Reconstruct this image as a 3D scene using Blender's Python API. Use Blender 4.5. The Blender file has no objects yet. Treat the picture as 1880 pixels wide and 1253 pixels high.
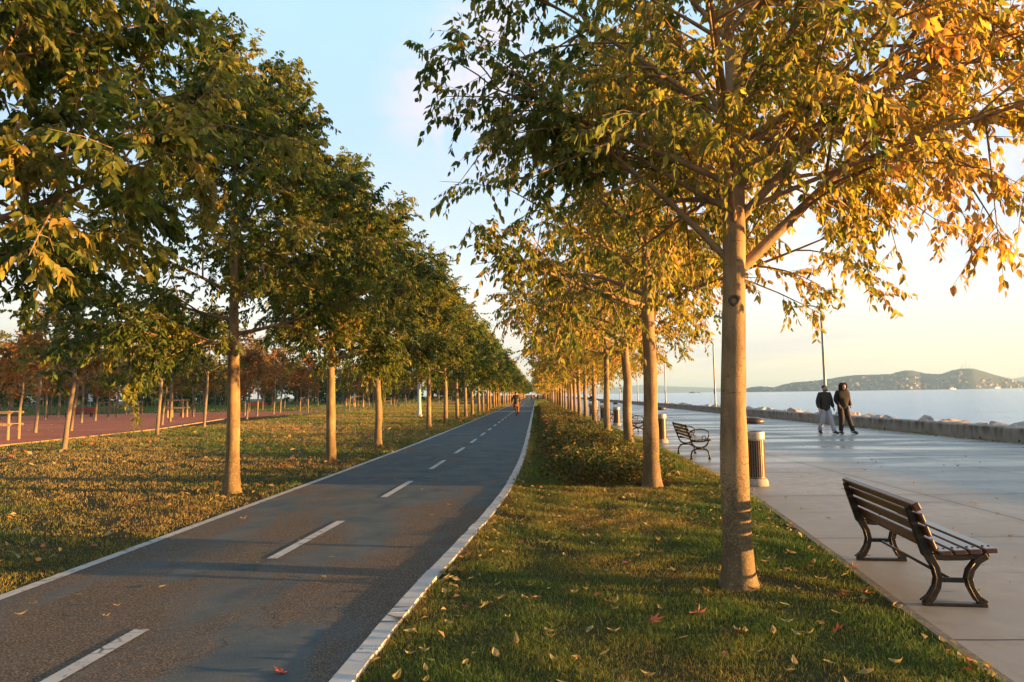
import bpy, math, random
import numpy as np
from mathutils import Vector, Matrix

# ------------------------------------------------------------------ scene, camera, sky, sun, exposure
S = bpy.context.scene
COL = S.collection
R = math.radians

cam_d = bpy.data.cameras.new("camera")
cam_d.sensor_width = 36.0
cam_d.lens = 24.0
cam_d.clip_start = 0.05
cam_d.clip_end = 40000.0
cam = bpy.data.objects.new("camera", cam_d)
COL.objects.link(cam)
_pitch, _roll, _yaw = math.atan(99 / 1253), R(0.85), math.atan(43 / 1253)
cam.matrix_world = (Matrix.Translation((0, 0, 1.6)) @ Matrix.Rotation(_yaw, 4, 'Z') @
                    Matrix.Rotation(math.pi / 2 + _pitch, 4, 'X') @ Matrix.Rotation(-_roll, 4, 'Z'))
S.camera = cam

S.view_settings.view_transform = 'Standard'
S.view_settings.look = 'None'
S.view_settings.gamma = 1.0
S.view_settings.exposure = 2.30

SUN_EL, SUN_AZ = 3.3, -9.0      # elevation; azimuth measured from +X towards +Y (degrees)
sv = Vector((math.cos(R(SUN_EL)) * math.cos(R(SUN_AZ)), math.cos(R(SUN_EL)) * math.sin(R(SUN_AZ)), math.sin(R(SUN_EL))))
sun_d = bpy.data.lights.new("sun", 'SUN')
sun_d.energy = 5.0
sun_d.angle = R(0.53)
sun_d.color = (1.0, 0.52, 0.15)
sun = bpy.data.objects.new("sun", sun_d)
sun.rotation_euler = (-sv).to_track_quat('-Z', 'Y').to_euler()
sun.location = (60, -10, 30)
COL.objects.link(sun)


class NT:
    """small helper round a node tree"""
    def __init__(s, tree):
        s.t = tree
        s.n = tree.nodes
        s.l = tree.links

    def add(s, typ, **kw):
        nd = s.n.new(typ)
        for k, v in kw.items():
            if k.startswith('i_'):
                key = k[2:]
                key = int(key) if key.isdigit() else key.replace('_', ' ')
                if isinstance(v, bpy.types.NodeSocket):
                    s.l.new(v, nd.inputs[key])
                else:
                    nd.inputs[key].default_value = v
            else:
                setattr(nd, k, v)
        return nd

    def math(s, op, a, b=None, c=None, clamp=False):
        nd = s.n.new('ShaderNodeMath')
        nd.operation = op
        nd.use_clamp = clamp
        for i, v in enumerate((a, b, c)):
            if v is None:
                continue
            if isinstance(v, bpy.types.NodeSocket):
                s.l.new(v, nd.inputs[i])
            else:
                nd.inputs[i].default_value = v
        return nd.outputs[0]

    def mix(s, f, a, b, mode='MIX'):
        nd = s.n.new('ShaderNodeMix')
        nd.data_type = 'RGBA'
        nd.blend_type = mode
        nd.clamp_factor = True
        for key, v in ((0, f), (6, a), (7, b)):
            if isinstance(v, bpy.types.NodeSocket):
                s.l.new(v, nd.inputs[key])
            else:
                nd.inputs[key].default_value = (*v, 1) if isinstance(v, tuple) and len(v) == 3 else v
        return nd.outputs[2]

    def ramp(s, f, stops, interp='LINEAR'):
        nd = s.n.new('ShaderNodeValToRGB')
        cr = nd.color_ramp
        cr.interpolation = interp
        while len(cr.elements) < len(stops):
            cr.elements.new(0.5)
        for e, (p, c) in zip(cr.elements, stops):
            e.position = p
            e.color = (*c, 1) if len(c) == 3 else c
        s.l.new(f, nd.inputs[0])
        return nd.outputs[0]

    def noise(s, vec, scale, detail=3.0, rough=0.55, dist=0.0):
        nd = s.add('ShaderNodeTexNoise')
        nd.inputs['Scale'].default_value = scale
        nd.inputs['Detail'].default_value = detail
        nd.inputs['Roughness'].default_value = rough
        nd.inputs['Distortion'].default_value = dist
        if vec is not None:
            s.l.new(vec, nd.inputs['Vector'])
        return nd.outputs[0]

    def smooth(s, v, a, b):
        nd = s.n.new('ShaderNodeMapRange')
        nd.interpolation_type = 'SMOOTHSTEP'
        s.l.new(v, nd.inputs[0])
        nd.inputs[1].default_value = a
        nd.inputs[2].default_value = b
        return nd.outputs[0]

    def mapping(s, vec, scale=(1, 1, 1), loc=(0, 0, 0), rot=(0, 0, 0)):
        nd = s.add('ShaderNodeMapping')
        nd.inputs['Scale'].default_value = scale
        nd.inputs['Location'].default_value = loc
        nd.inputs['Rotation'].default_value = rot
        s.l.new(vec, nd.inputs[0])
        return nd.outputs[0]


# ---- sky
W = bpy.data.worlds.new("World")
S.world = W
W.use_nodes = True
w = NT(W.node_tree)
w.n.clear()
w_out = w.add('ShaderNodeOutputWorld')
w_bg = w.add('ShaderNodeBackground')
w.l.new(w_bg.outputs[0], w_out.inputs[0])
sky = w.add('ShaderNodeTexSky', sky_type='NISHITA')
sky.sun_disc = False
sky.sun_elevation = R(SUN_EL)
sky.sun_rotation = R(90 - SUN_AZ)
sky.altitude = 0
sky.air_density = 1.0
sky.dust_density = 0.7
sky.ozone_density = 1.6
SKY_GAIN = 2.2                  # thin high cloud scatters extra light into the clear-air sky model
tc = w.add('ShaderNodeTexCoord')
dirv = tc.outputs['Generated']
sep = w.add('ShaderNodeSeparateXYZ')
w.l.new(dirv, sep.inputs[0])
dz = sep.outputs[2]
skyc = w.mix(1.0, sky.outputs[0], (SKY_GAIN, SKY_GAIN, SKY_GAIN), 'MULTIPLY')
# pale veil that whitens the sky towards the horizon
veil = w.ramp(dz, [(0.0, (7.0, 6.0, 4.4)), (0.05, (7.3, 6.6, 5.3)), (0.12, (7.4, 7.2, 6.8)), (0.22, (5.5, 6.4, 7.3)), (0.36, (4.1, 5.7, 7.4)), (0.5, (3.9, 5.9, 7.4)), (0.75, (2.4, 3.6, 4.8)), (1.0, (1.8, 2.8, 4.0))])
skyc = w.mix(0.82, skyc, veil)
# clouds: a soft puff over the path, a bright bank beyond the promenade trees, low streaks over the sea


def dir_blob(d, inner, outer):
    nd = w.add('ShaderNodeVectorMath', operation='DOT_PRODUCT')
    w.l.new(dirv, nd.inputs[0])
    v = Vector(d).normalized()
    nd.inputs[1].default_value = v
    return w.smooth(nd.outputs['Value'], math.cos(R(outer)), math.cos(R(inner)))


cn = w.noise(w.mapping(dirv, scale=(1.6, 1.6, 2.6)), 3.4, 6.0, 0.55, 0.3)
cn2 = w.noise(w.mapping(dirv, scale=(1.0, 1.0, 14.0)), 2.2, 5.0, 0.5, 0.2)
blob1 = w.math('MAXIMUM', dir_blob((-0.055, 0.89, 0.455), 0.5, 6.5), dir_blob((-0.090, 0.905, 0.400), 0.5, 8))
blob2 = w.math('MAXIMUM', dir_blob((0.50, 0.80, 0.32), 4, 15), dir_blob((0.37, 0.87, 0.27), 2, 11))
c1 = w.math('MULTIPLY', w.smooth(w.noise(w.mapping(dirv, scale=(1.2, 1.2, 1.9), loc=(0.3, 0.1, 0.2)), 9.0, 7.0, 0.6, 0.4), 0.36, 0.62), blob1)
skyc = w.mix(w.math('MULTIPLY', c1, 0.8), skyc, (6.2, 5.4, 5.8))
c2 = w.math('MULTIPLY', w.smooth(cn, 0.36, 0.58), blob2)
c2col = w.ramp(w.noise(dirv, 7.0, 4.0), [(0.38, (4.3, 4.6, 5.4)), (0.62, (7.8, 7.0, 5.6))])
skyc = w.mix(w.math('MULTIPLY', c2, 0.85), skyc, c2col)
lowband = w.math('MULTIPLY', w.smooth(dz, 0.012, 0.035), w.math('SUBTRACT', 1.0, w.smooth(dz, 0.06, 0.12)))
c3 = w.math('MULTIPLY', w.smooth(cn2, 0.45, 0.62), lowband)
skyc = w.mix(w.math('MULTIPLY', c3, 0.55), skyc, (5.0, 4.7, 4.6))
c4 = w.math('MULTIPLY', w.smooth(w.noise(w.mapping(dirv, scale=(1, 1, 2.2)), 2.3, 5.0, 0.5), 0.45, 0.75), w.smooth(dz, 0.1, 0.3))
skyc = w.mix(w.math('MULTIPLY', c4, 0.45), skyc, (4.6, 5.4, 7.2))
# the sky is brightest low on the sea side and dims overhead, over the land and away from the sun
dim = w.math('MULTIPLY', w.math('SUBTRACT', 1.0, w.math('MULTIPLY', w.smooth(dz, 0.50, 0.85), 0.10)),
             w.math('MULTIPLY', w.math('SUBTRACT', 1.0, w.math('MULTIPLY', w.smooth(sep.outputs[0], -0.25, -0.85), 0.15)),
                    w.math('SUBTRACT', 1.0, w.math('MULTIPLY', w.smooth(sep.outputs[1], 0.25, -0.5), 0.10))))
dimv = w.add('ShaderNodeVectorMath', operation='SCALE')
w.l.new(skyc, dimv.inputs[0])
w.l.new(w.math('MULTIPLY', dim, 0.70), dimv.inputs['Scale'])
skyc = dimv.outputs[0]
w.l.new(skyc, w_bg.inputs[0])
w_bg.inputs[1].default_value = 0.05

S.render.engine = 'CYCLES'
cy = S.cycles
cy.max_bounces = 5
cy.diffuse_bounces = 3
cy.glossy_bounces = 2
cy.transmission_bounces = 2
cy.transparent_max_bounces = 4
cy.volume_bounces = 0
cy.sample_clamp_indirect = 4.0
cy.use_denoising = True
try:
    cy.denoiser = 'OPENIMAGEDENOISE'
    cy.denoising_prefilter = 'ACCURATE'
except Exception:
    pass

# ------------------------------------------------------------------ object helpers


def tag(o, label=None, cat=None, group=None, kind=None):
    if label:
        o['label'] = label
    if cat:
        o['category'] = cat
    if group:
        o['group'] = group
    if kind:
        o['kind'] = kind
    return o


def empty(name, loc=(0, 0, 0), rz=0.0):
    o = bpy.data.objects.new(name, None)
    o.empty_display_size = 0.2
    o.location = loc
    o.rotation_euler = (0, 0, rz)
    COL.objects.link(o)
    return o


def link(name, me, mat=None, parent=None, loc=(0, 0, 0), rz=0.0):
    o = bpy.data.objects.new(name, me)
    if mat is not None and len(me.materials) == 0:
        me.materials.append(mat)
    o.location = loc
    o.rotation_euler = (0, 0, rz)
    if parent is not None:
        o.parent = parent
    COL.objects.link(o)
    return o


def copy_tree(o, parent=None):
    c = o.copy()
    COL.objects.link(c)
    c.parent = parent
    for ch in list(o.children):
        copy_tree(ch, c)
    return c


def np_mesh(name, verts, faces, smooth=False, attrs=None):
    """verts (N,3); faces = list of (M,k) int arrays"""
    me = bpy.data.meshes.new(name)
    verts = np.ascontiguousarray(verts, dtype=np.float32)
    me.vertices.add(len(verts))
    me.vertices.foreach_set('co', verts.ravel())
    loops = np.concatenate([f.ravel() for f in faces]).astype(np.int32)
    counts = np.concatenate([np.full(len(f), f.shape[1], np.int32) for f in faces])
    starts = np.concatenate([[0], np.cumsum(counts)[:-1]]).astype(np.int32)
    me.loops.add(len(loops))
    me.loops.foreach_set('vertex_index', loops)
    me.polygons.add(len(counts))
    me.polygons.foreach_set('loop_start', starts)
    me.polygons.foreach_set('loop_total', counts)
    if smooth:
        me.polygons.foreach_set('use_smooth', np.ones(len(counts), dtype=bool))
    me.update(calc_edges=True)
    me.validate()
    for k, v in (attrs or {}).items():
        a = me.attributes.new(k, 'FLOAT', 'POINT')
        a.data.foreach_set('value', np.ascontiguousarray(v, dtype=np.float32))
    return me


class MB:
    """collects simple shapes into one mesh"""
    def __init__(s):
        s.v = []
        s.f = []

    def add(s, verts, faces):
        o = len(s.v)
        s.v.extend([tuple(p) for p in verts])
        s.f.extend([tuple(i + o for i in f) for f in faces])
        return s

    def box(s, c, size, rot=None, ch=0.0):
        x, y, z = (d / 2 for d in size)
        if ch > 0:
            pts = []
            for sx in (-1, 1):
                for sy in (-1, 1):
                    for sz in (-1, 1):
                        pts += [(sx * x, sy * (y - ch), sz * (z - ch)), (sx * (x - ch), sy * y, sz * (z - ch)), (sx * (x - ch), sy * (y - ch), sz * z)]
            vs = [Vector(p) for p in pts]
            import bmesh
            bm = bmesh.new()
            for p in vs:
                bm.verts.new(p)
            bmesh.ops.convex_hull(bm, input=bm.verts)
            bm.verts.index_update()
            fs = [[v.index for v in f.verts] for f in bm.faces]
            vs = [v.co.copy() for v in bm.verts]
            bm.free()
        else:
            vs = [Vector((a * x, b * y, e * z)) for a in (-1, 1) for b in (-1, 1) for e in (-1, 1)]
            fs = [(0, 1, 3, 2), (4, 6, 7, 5), (0, 4, 5, 1), (2, 3, 7, 6), (0, 2, 6, 4), (1, 5, 7, 3)]
        m = rot if rot is not None else Matrix.Identity(3)
        c = Vector(c)
        return s.add([m @ p + c for p in vs], fs)

    def tube(s, pts, rad, n=8, cap=True):
        pts = [Vector(p) for p in pts]
        k = len(pts)
        rad = [rad] * k if isinstance(rad, (int, float)) else rad
        vs, fs = [], []
        up = None
        for i, p in enumerate(pts):
            t = (pts[min(i + 1, k - 1)] - pts[max(i - 1, 0)]).normalized()
            if up is None:
                up = Vector((0, 0, 1)) if abs(t.z) < 0.9 else Vector((1, 0, 0))
            a = (up - t * up.dot(t)).normalized()
            b = t.cross(a)
            up = a
            for j in range(n):
                q = 2 * math.pi * j / n
                vs.append(p + (a * math.cos(q) + b * math.sin(q)) * rad[i])
        for i in range(k - 1):
            for j in range(n):
                fs.append((i * n + j, i * n + (j + 1) % n, (i + 1) * n + (j + 1) % n, (i + 1) * n + j))
        if cap:
            fs.append(tuple(range(n - 1, -1, -1)))
            fs.append(tuple((k - 1) * n + j for j in range(n)))
        return s.add(vs, fs)

    def lathe(s, prof, n=24, c=(0, 0, 0), closed=True):
        vs, fs = [], []
        for (r, z) in prof:
            for j in range(n):
                q = 2 * math.pi * j / n
                vs.append((c[0] + r * math.cos(q), c[1] + r * math.sin(q), c[2] + z))
        k = len(prof)
        for i in range(k - 1):
            for j in range(n):
                fs.append((i * n + j, i * n + (j + 1) % n, (i + 1) * n + (j + 1) % n, (i + 1) * n + j))
        if closed:
            fs.append(tuple(range(n - 1, -1, -1)))
            fs.append(tuple((k - 1) * n + j for j in range(n)))
        return s.add(vs, fs)

    def ribbon(s, pts, wid, x0, x1):
        """a bar of in-plane width WID that follows (y,z) points, from x0 to x1"""
        P = [Vector((0, a, b)) for a, b in pts]
        k = len(P)
        wid = [wid] * k if isinstance(wid, (int, float)) else wid
        vs = []
        for i, p in enumerate(P):
            t = (P[min(i + 1, k - 1)] - P[max(i - 1, 0)]).normalized()
            nrm = Vector((0, -t.z, t.y)) * wid[i] / 2
            for q in (p + nrm, p - nrm):
                vs += [(x0, q.y, q.z), (x1, q.y, q.z)]
        fs = []
        for i in range(k - 1):
            a, b = i * 4, (i + 1) * 4
            fs += [(a, b, b + 1, a + 1), (a + 2, a + 3, b + 3, b + 2), (a, a + 2, b + 2, b), (a + 1, b + 1, b + 3, a + 3)]
        e = (k - 1) * 4
        fs += [(0, 1, 3, 2), (e, e + 2, e + 3, e + 1)]
        return s.add(vs, fs)

    def blob(s, c, rad, nu=12, nv=8):
        vs, fs = [], []
        for i in range(nv + 1):
            th = math.pi * i / nv
            for j in range(nu):
                ph = 2 * math.pi * j / nu
                vs.append((c[0] + rad[0] * math.sin(th) * math.cos(ph), c[1] + rad[1] * math.sin(th) * math.sin(ph), c[2] + rad[2] * math.cos(th)))
        for i in range(nv):
            for j in range(nu):
                fs.append((i * nu + j, (i + 1) * nu + j, (i + 1) * nu + (j + 1) % nu, i * nu + (j + 1) % nu))
        return s.add(vs, fs)

    def mesh(s, name, smooth=False):
        me = bpy.data.meshes.new(name)
        me.from_pydata(s.v, [], s.f)
        me.validate()
        if smooth:
            me.polygons.foreach_set('use_smooth', np.ones(len(me.polygons), dtype=bool))
        me.update()
        return me

    def build(s, name, mat, parent=None, smooth=False, loc=(0, 0, 0), rz=0.0, bevel=0.0):
        o = link(name, s.mesh(name, smooth), mat, parent, loc, rz)
        if bevel:
            b = o.modifiers.new('bevel', 'BEVEL')
            b.width = bevel
            b.segments = 2
            b.limit_method = 'ANGLE'
        return o


# ------------------------------------------------------------------ materials


def material(name):
    m = bpy.data.materials.new(name)
    m.use_nodes = True
    t = NT(m.node_tree)
    t.n.clear()
    out = t.add('ShaderNodeOutputMaterial')
    return m, t, out


def principled(t, out, base, rough=0.6, metal=0.0, spec=0.5, bump=None, bump_strength=0.3, bump_dist=0.01):
    p = t.add('ShaderNodeBsdfPrincipled')
    for key, v in (('Base Color', base), ('Roughness', rough), ('Metallic', metal), ('Specular IOR Level', spec)):
        if isinstance(v, bpy.types.NodeSocket):
            t.l.new(v, p.inputs[key])
        else:
            p.inputs[key].default_value = (*v, 1) if isinstance(v, tuple) else v
    if bump is not None:
        b = t.add('ShaderNodeBump')
        b.inputs['Strength'].default_value = bump_strength
        b.inputs['Distance'].default_value = bump_dist
        t.l.new(bump, b.inputs['Height'])
        t.l.new(b.outputs[0], p.inputs['Normal'])
    t.l.new(p.outputs[0], out.inputs[0])
    return p


def simple(name, col, rough=0.6, metal=0.0, var=0.25, scale=8.0, spec=0.5, bump=0.15):
    m, t, out = material(name)
    co = t.add('ShaderNodeTexCoord').outputs['Object']
    n = t.noise(co, scale, 5.0, 0.6)
    c = t.ramp(n, [(0.3, tuple(x * (1 - var) for x in col)), (0.7, tuple(min(1, x * (1 + var)) for x in col))])
    principled(t, out, c, rough, metal, spec, n, bump, 0.01)
    return m


def leaf_material(name, stops, trans=0.48, spec=0.35):
    m, t, out = material(name)
    at = t.add('ShaderNodeAttribute', attribute_name='tint').outputs['Fac']
    rn = t.add('ShaderNodeAttribute', attribute_name='rnd').outputs['Fac']
    oi = t.add('ShaderNodeObjectInfo')
    shift = t.math('MULTIPLY', t.math('SUBTRACT', oi.outputs['Random'], 0.5), 0.16)
    base = t.ramp(t.math('ADD', at, shift, clamp=True), stops)
    base = t.mix(oi.outputs['Alpha'], base, oi.outputs['Color'])
    v = t.math('ADD', t.math('MULTIPLY', rn, 0.7), 0.65)
    hsv = t.add('ShaderNodeHueSaturation')
    t.l.new(base, hsv.inputs['Color'])
    t.l.new(v, hsv.inputs['Value'])
    hue = t.math('ADD', 0.485, t.math('MULTIPLY', t.math('FRACT', t.math('MULTIPLY', rn, 7.3)), 0.03))
    t.l.new(hue, hsv.inputs['Hue'])
    col = hsv.outputs[0]
    p = t.add('ShaderNodeBsdfPrincipled')
    t.l.new(col, p.inputs['Base Color'])
    p.inputs['Roughness'].default_value = 0.5
    p.inputs['Specular IOR Level'].default_value = spec
    tr = t.add('ShaderNodeBsdfTranslucent')
    t.l.new(t.mix(1.0, col, (1.7, 1.65, 0.95), 'MULTIPLY'), tr.inputs[0])
    mx = t.add('ShaderNodeMixShader')
    mx.inputs[0].default_value = trans
    t.l.new(p.outputs[0], mx.inputs[1])
    t.l.new(tr.outputs[0], mx.inputs[2])
    t.l.new(mx.outputs[0], out.inputs[0])
    return m


LEAF_STOPS = [(0.0, (0.050, 0.086, 0.019)), (0.28, (0.098, 0.136, 0.025)), (0.5, (0.205, 0.205, 0.040)), (0.72, (0.41, 0.31, 0.068)), (1.0, (0.44, 0.235, 0.078))]
M = {}
M['leaf'] = leaf_material('hackberry_leaf', LEAF_STOPS)
M['shrub_leaf'] = leaf_material('shrub_leaf', [(0.0, (0.025, 0.052, 0.016)), (0.45, (0.085, 0.105, 0.024)), (0.75, (0.20, 0.14, 0.035)), (1.0, (0.30, 0.09, 0.035))], 0.3)
M['dead_leaf'] = leaf_material('fallen_leaf', [(0.0, (0.30, 0.28, 0.11)), (0.35, (0.34, 0.26, 0.12)), (0.6, (0.32, 0.18, 0.075)), (0.85, (0.28, 0.085, 0.045)), (1.0, (0.20, 0.035, 0.035))], 0.2, 0.3)
M['grass'] = leaf_material('grass_blade', [(0.0, (0.068, 0.134, 0.034)), (0.4, (0.130, 0.178, 0.046)), (0.7, (0.25, 0.20, 0.055)), (1.0, (0.40, 0.28, 0.11))], 0.35, 0.25)


def bark_material(name, dark, light, moss=0.5):
    m, t, out = material(name)
    co = t.add('ShaderNodeTexCoord').outputs['Object']
    n1 = t.noise(t.mapping(co, scale=(1, 1, 0.35)), 6.0, 6.0, 0.6)
    n2 = t.noise(t.mapping(co, scale=(1.0, 1.0, 5.0)), 9.0, 4.0, 0.6)
    n3 = t.noise(co, 55.0, 3.0, 0.6)
    c = t.ramp(n1, [(0.3, dark), (0.7, light)])
    ring = t.smooth(n2, 0.60, 0.68)
    c = t.mix(t.math('MULTIPLY', ring, 0.45), c, tuple(x * 0.55 for x in dark))
    lent = t.smooth(t.noise(t.mapping(co, scale=(1, 1, 1.6)), 42.0, 2.0), 0.68, 0.74)
    c = t.mix(t.math('MULTIPLY', lent, 0.6), c, (0.05, 0.035, 0.025))
    sp = t.add('ShaderNodeSeparateXYZ')
    t.l.new(co, sp.inputs[0])
    low = t.math('SUBTRACT', 1.0, t.smooth(sp.outputs[2], 0.1, 1.5))
    mossf = t.math('MULTIPLY', t.smooth(t.math('ADD', n3, t.math('MULTIPLY', low, 0.28)), 0.62, 0.74), moss)
    c = t.mix(mossf, c, (0.055, 0.050, 0.026))
    h = t.math('ADD', t.math('MULTIPLY', n3, 0.6), t.math('ADD', t.math('MULTIPLY', ring, -0.5), n1))
    principled(t, out, c, 0.8, 0, 0.25, h, 0.55, 0.012)
    return m


M['bark'] = bark_material('smooth_grey_bark', (0.15, 0.098, 0.052), (0.41, 0.268, 0.140), 0.6)
M['bark_thin'] = bark_material('young_bark', (0.15, 0.11, 0.08), (0.28, 0.21, 0.14), 0.2)
M['scar'] = simple('pruned_branch_scar', (0.12, 0.08, 0.05), 0.9, 0, 0.4, 30)

# ground under the grass
m, t, out = material('lawn_soil')
co = t.add('ShaderNodeTexCoord').outputs['Object']
n1 = t.noise(co, 0.35, 6.0, 0.6)
n2 = t.noise(co, 14.0, 5.0, 0.65)
c = t.ramp(n1, [(0.35, (0.040, 0.058, 0.016)), (0.52, (0.075, 0.072, 0.026)), (0.66, (0.13, 0.092, 0.04))])
c = t.mix(t.smooth(n2, 0.35, 0.7), t.mix(0.55, c, (0.02, 0.016, 0.008)), c)
principled(t, out, c, 0.95, 0, 0.1, n2, 0.7, 0.03)
M['soil'] = m

# cycle path: dark asphalt under a worn blue-grey coat
m, t, out = material('worn_blue_asphalt')
co = t.add('ShaderNodeTexCoord').outputs['Object']
g1 = t.noise(co, 75.0, 3.0, 0.75)
wear = t.noise(t.mapping(co, scale=(1.0, 0.42, 1), loc=(3.1, 0.4, 0)), 0.75, 6.0, 0.62, 0.4)
sp = t.add('ShaderNodeSeparateXYZ')
t.l.new(co, sp.inputs[0])
near = t.math('SUBTRACT', 1.0, t.smooth(sp.outputs[1], 2.0, 17.0))
wf = t.smooth(t.math('ADD', t.math('ADD', wear, t.math('MULTIPLY', near, 0.20)), t.math('MULTIPLY', t.math('SUBTRACT', g1, 0.5), 0.22)), 0.54, 0.70)
stone = t.ramp(g1, [(0.36, (0.035, 0.029, 0.024)), (0.52, (0.115, 0.090, 0.066)), (0.66, (0.30, 0.24, 0.18))])
coat = t.ramp(t.noise(co, 1.6, 6.0, 0.65, 0.5), [(0.32, (0.048, 0.082, 0.106)), (0.5, (0.084, 0.118, 0.132)), (0.68, (0.125, 0.148, 0.150))])
coat = t.mix(t.math('MULTIPLY', t.smooth(g1, 0.45, 0.75), 0.35), coat, (0.03, 0.035, 0.04))
tar = t.smooth(t.noise(t.mapping(co, scale=(1, 0.3, 1)), 1.6, 4.0), 0.60, 0.72)
c = t.mix(wf, coat, stone)
c = t.mix(t.math('MULTIPLY', tar, 0.35), c, (0.03, 0.028, 0.026))
vo = t.add('ShaderNodeTexVoronoi', feature='DISTANCE_TO_EDGE')
wv = t.add('ShaderNodeVectorMath', operation='ADD')
nz = t.add('ShaderNodeTexNoise')
nz.inputs['Scale'].default_value = 2.2
nz.inputs['Detail'].default_value = 4.0
t.l.new(co, nz.inputs['Vector'])
t.l.new(co, wv.inputs[0])
t.l.new(nz.outputs['Color'], wv.inputs[1])
t.l.new(t.mapping(wv.outputs[0], scale=(1.0, 0.55, 1)), vo.inputs['Vector'])
vo.inputs['Scale'].default_value = 0.7
crk = t.math('MULTIPLY', t.math('SUBTRACT', 1.0, t.smooth(vo.outputs[0], 0.002, 0.009)), t.smooth(t.noise(co, 0.5, 3.0), 0.52, 0.62))
c = t.mix(t.math('MULTIPLY', crk, 0.5), c, (0.012, 0.011, 0.010))
stn = t.smooth(t.noise(t.mapping(co, scale=(1.3, 0.5, 1)), 3.1, 5.0, 0.6, 0.8), 0.60, 0.70)
c = t.mix(t.math('MULTIPLY', stn, 0.3), c, (0.16, 0.14, 0.11))
principled(t, out, c, 0.85, 0, 0.3, g1, 0.55, 0.006)
M['asphalt'] = m

# white line paint and painted kerb with chips and cracks


def paint_material(name, col, crack, wear_lo, wear_hi):
    m, t, out = material(name)
    co = t.add('ShaderNodeTexCoord').outputs['Object']
    n = t.noise(co, 11.0, 7.0, 0.7)
    c = t.ramp(t.noise(co, 3.0, 5.0), [(0.3, tuple(x * 0.78 for x in col)), (0.7, col)])
    vo = t.add('ShaderNodeTexVoronoi', feature='DISTANCE_TO_EDGE')
    t.l.new(t.mapping(co, scale=(1.2, 3.4, 1)), vo.inputs['Vector'])
    vo.inputs['Scale'].default_value = crack
    cr = t.math('SUBTRACT', 1.0, t.smooth(vo.outputs[0], 0.0, 0.05))
    cr = t.math('MULTIPLY', cr, t.smooth(t.noise(co, 1.1, 2.0), 0.45, 0.6))
    f = t.math('MAXIMUM', t.smooth(n, wear_lo, wear_hi), cr)
    c = t.mix(f, c, (0.075, 0.07, 0.062))
    principled(t, out, c, 0.75, 0, 0.3, n, 0.3, 0.004)
    return m


M['line'] = paint_material('chipped_white_line_paint', (0.62, 0.61, 0.58), 1.8, 0.57, 0.66)
M['kerb'] = paint_material('chipped_white_kerb_paint', (0.62, 0.62, 0.60), 1.5, 0.60, 0.70)
M['edging'] = simple('stone_edging', (0.17, 0.15, 0.125), 0.9, 0, 0.4, 20)

# promenade concrete with slab joints and damp, shiny patches
m, t, out = material('promenade_concrete')
co = t.add('ShaderNodeTexCoord').outputs['Object']
sp = t.add('ShaderNodeSeparateXYZ')
t.l.new(co, sp.inputs[0])
wob = t.math('MULTIPLY', t.math('SUBTRACT', t.noise(co, 2.5, 3.0), 0.5), 0.03)


def joint(coord, off, step, wd):
    a = t.math('DIVIDE', t.math('ADD', t.math('SUBTRACT', coord, off), wob), step)
    fr = t.math('ABSOLUTE', t.math('SUBTRACT', t.math('FRACT', t.math('ADD', a, 0.5)), 0.5))
    return t.math('SUBTRACT', 1.0, t.smooth(t.math('MULTIPLY', fr, step), wd * 0.5, wd))


jn = t.math('MAXIMUM', t.math('MULTIPLY', joint(sp.outputs[0], 5.8, 3.05, 0.016), t.math('GREATER_THAN', sp.outputs[0], 4.6)), joint(sp.outputs[1], 4.55, 3.05, 0.014))
n1 = t.noise(co, 0.5, 6.0, 0.6, 0.3)
n2 = t.noise(co, 5.0, 6.0, 0.65)
n3 = t.noise(co, 60.0, 3.0, 0.6)
c = t.ramp(n1, [(0.32, (0.29, 0.272, 0.235)), (0.5, (0.385, 0.362, 0.318)), (0.7, (0.475, 0.45, 0.395))])
ix = t.math('FLOOR', t.math('DIVIDE', t.math('SUBTRACT', sp.outputs[0], 5.8), 3.05))
iy = t.math('FLOOR', t.math('DIVIDE', t.math('SUBTRACT', sp.outputs[1], 4.55), 3.05))
wn = t.add('ShaderNodeTexWhiteNoise', noise_dimensions='2D')
cmb = t.add('ShaderNodeCombineXYZ')
t.l.new(ix, cmb.inputs[0])
t.l.new(iy, cmb.inputs[1])
t.l.new(cmb.outputs[0], wn.inputs['Vector'])
tone = t.math('ADD', 0.84, t.math('MULTIPLY', wn.outputs['Value'], 0.3))
cb = t.add('ShaderNodeCombineColor')
for q in range(3):
    t.l.new(tone, cb.inputs[q])
c = t.mix(1.0, c, cb.outputs[0], 'MULTIPLY')
jd = t.math('MAXIMUM', joint(sp.outputs[0], 5.8, 3.05, 0.22), joint(sp.outputs[1], 4.55, 3.05, 0.20))
c = t.mix(t.math('MULTIPLY', t.math('MULTIPLY', jd, t.smooth(n2, 0.40, 0.62)), 0.40), c, (0.13, 0.115, 0.09))
edge = t.math('SUBTRACT', 1.0, t.smooth(t.math('ADD', sp.outputs[0], t.math('MULTIPLY', n1, 0.8)), 3.6, 4.9))
c = t.mix(t.math('MULTIPLY', edge, 0.30), c, (0.24, 0.185, 0.11))
c = t.mix(t.smooth(n2, 0.35, 0.7), t.mix(0.75, c, (0.29, 0.27, 0.24)), c)
c = t.mix(t.math('MULTIPLY', t.smooth(n3, 0.62, 0.72), 0.35), c, (0.12, 0.11, 0.10))
stain = t.smooth(t.noise(t.mapping(co, scale=(0.5, 1.6, 1)), 0.9, 5.0, 0.6, 0.6), 0.56, 0.72)
c = t.mix(t.math('MULTIPLY', stain, 0.5), c, (0.17, 0.15, 0.125))
c = t.mix(jn, c, (0.03, 0.027, 0.024))
damp = t.smooth(t.noise(t.mapping(co, scale=(0.28, 1.5, 1), rot=(0, 0, 0.12)), 0.55, 5.0, 0.6, 0.5), 0.38, 0.62)
far = t.smooth(sp.outputs[1], 7.0, 20.0)
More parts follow.
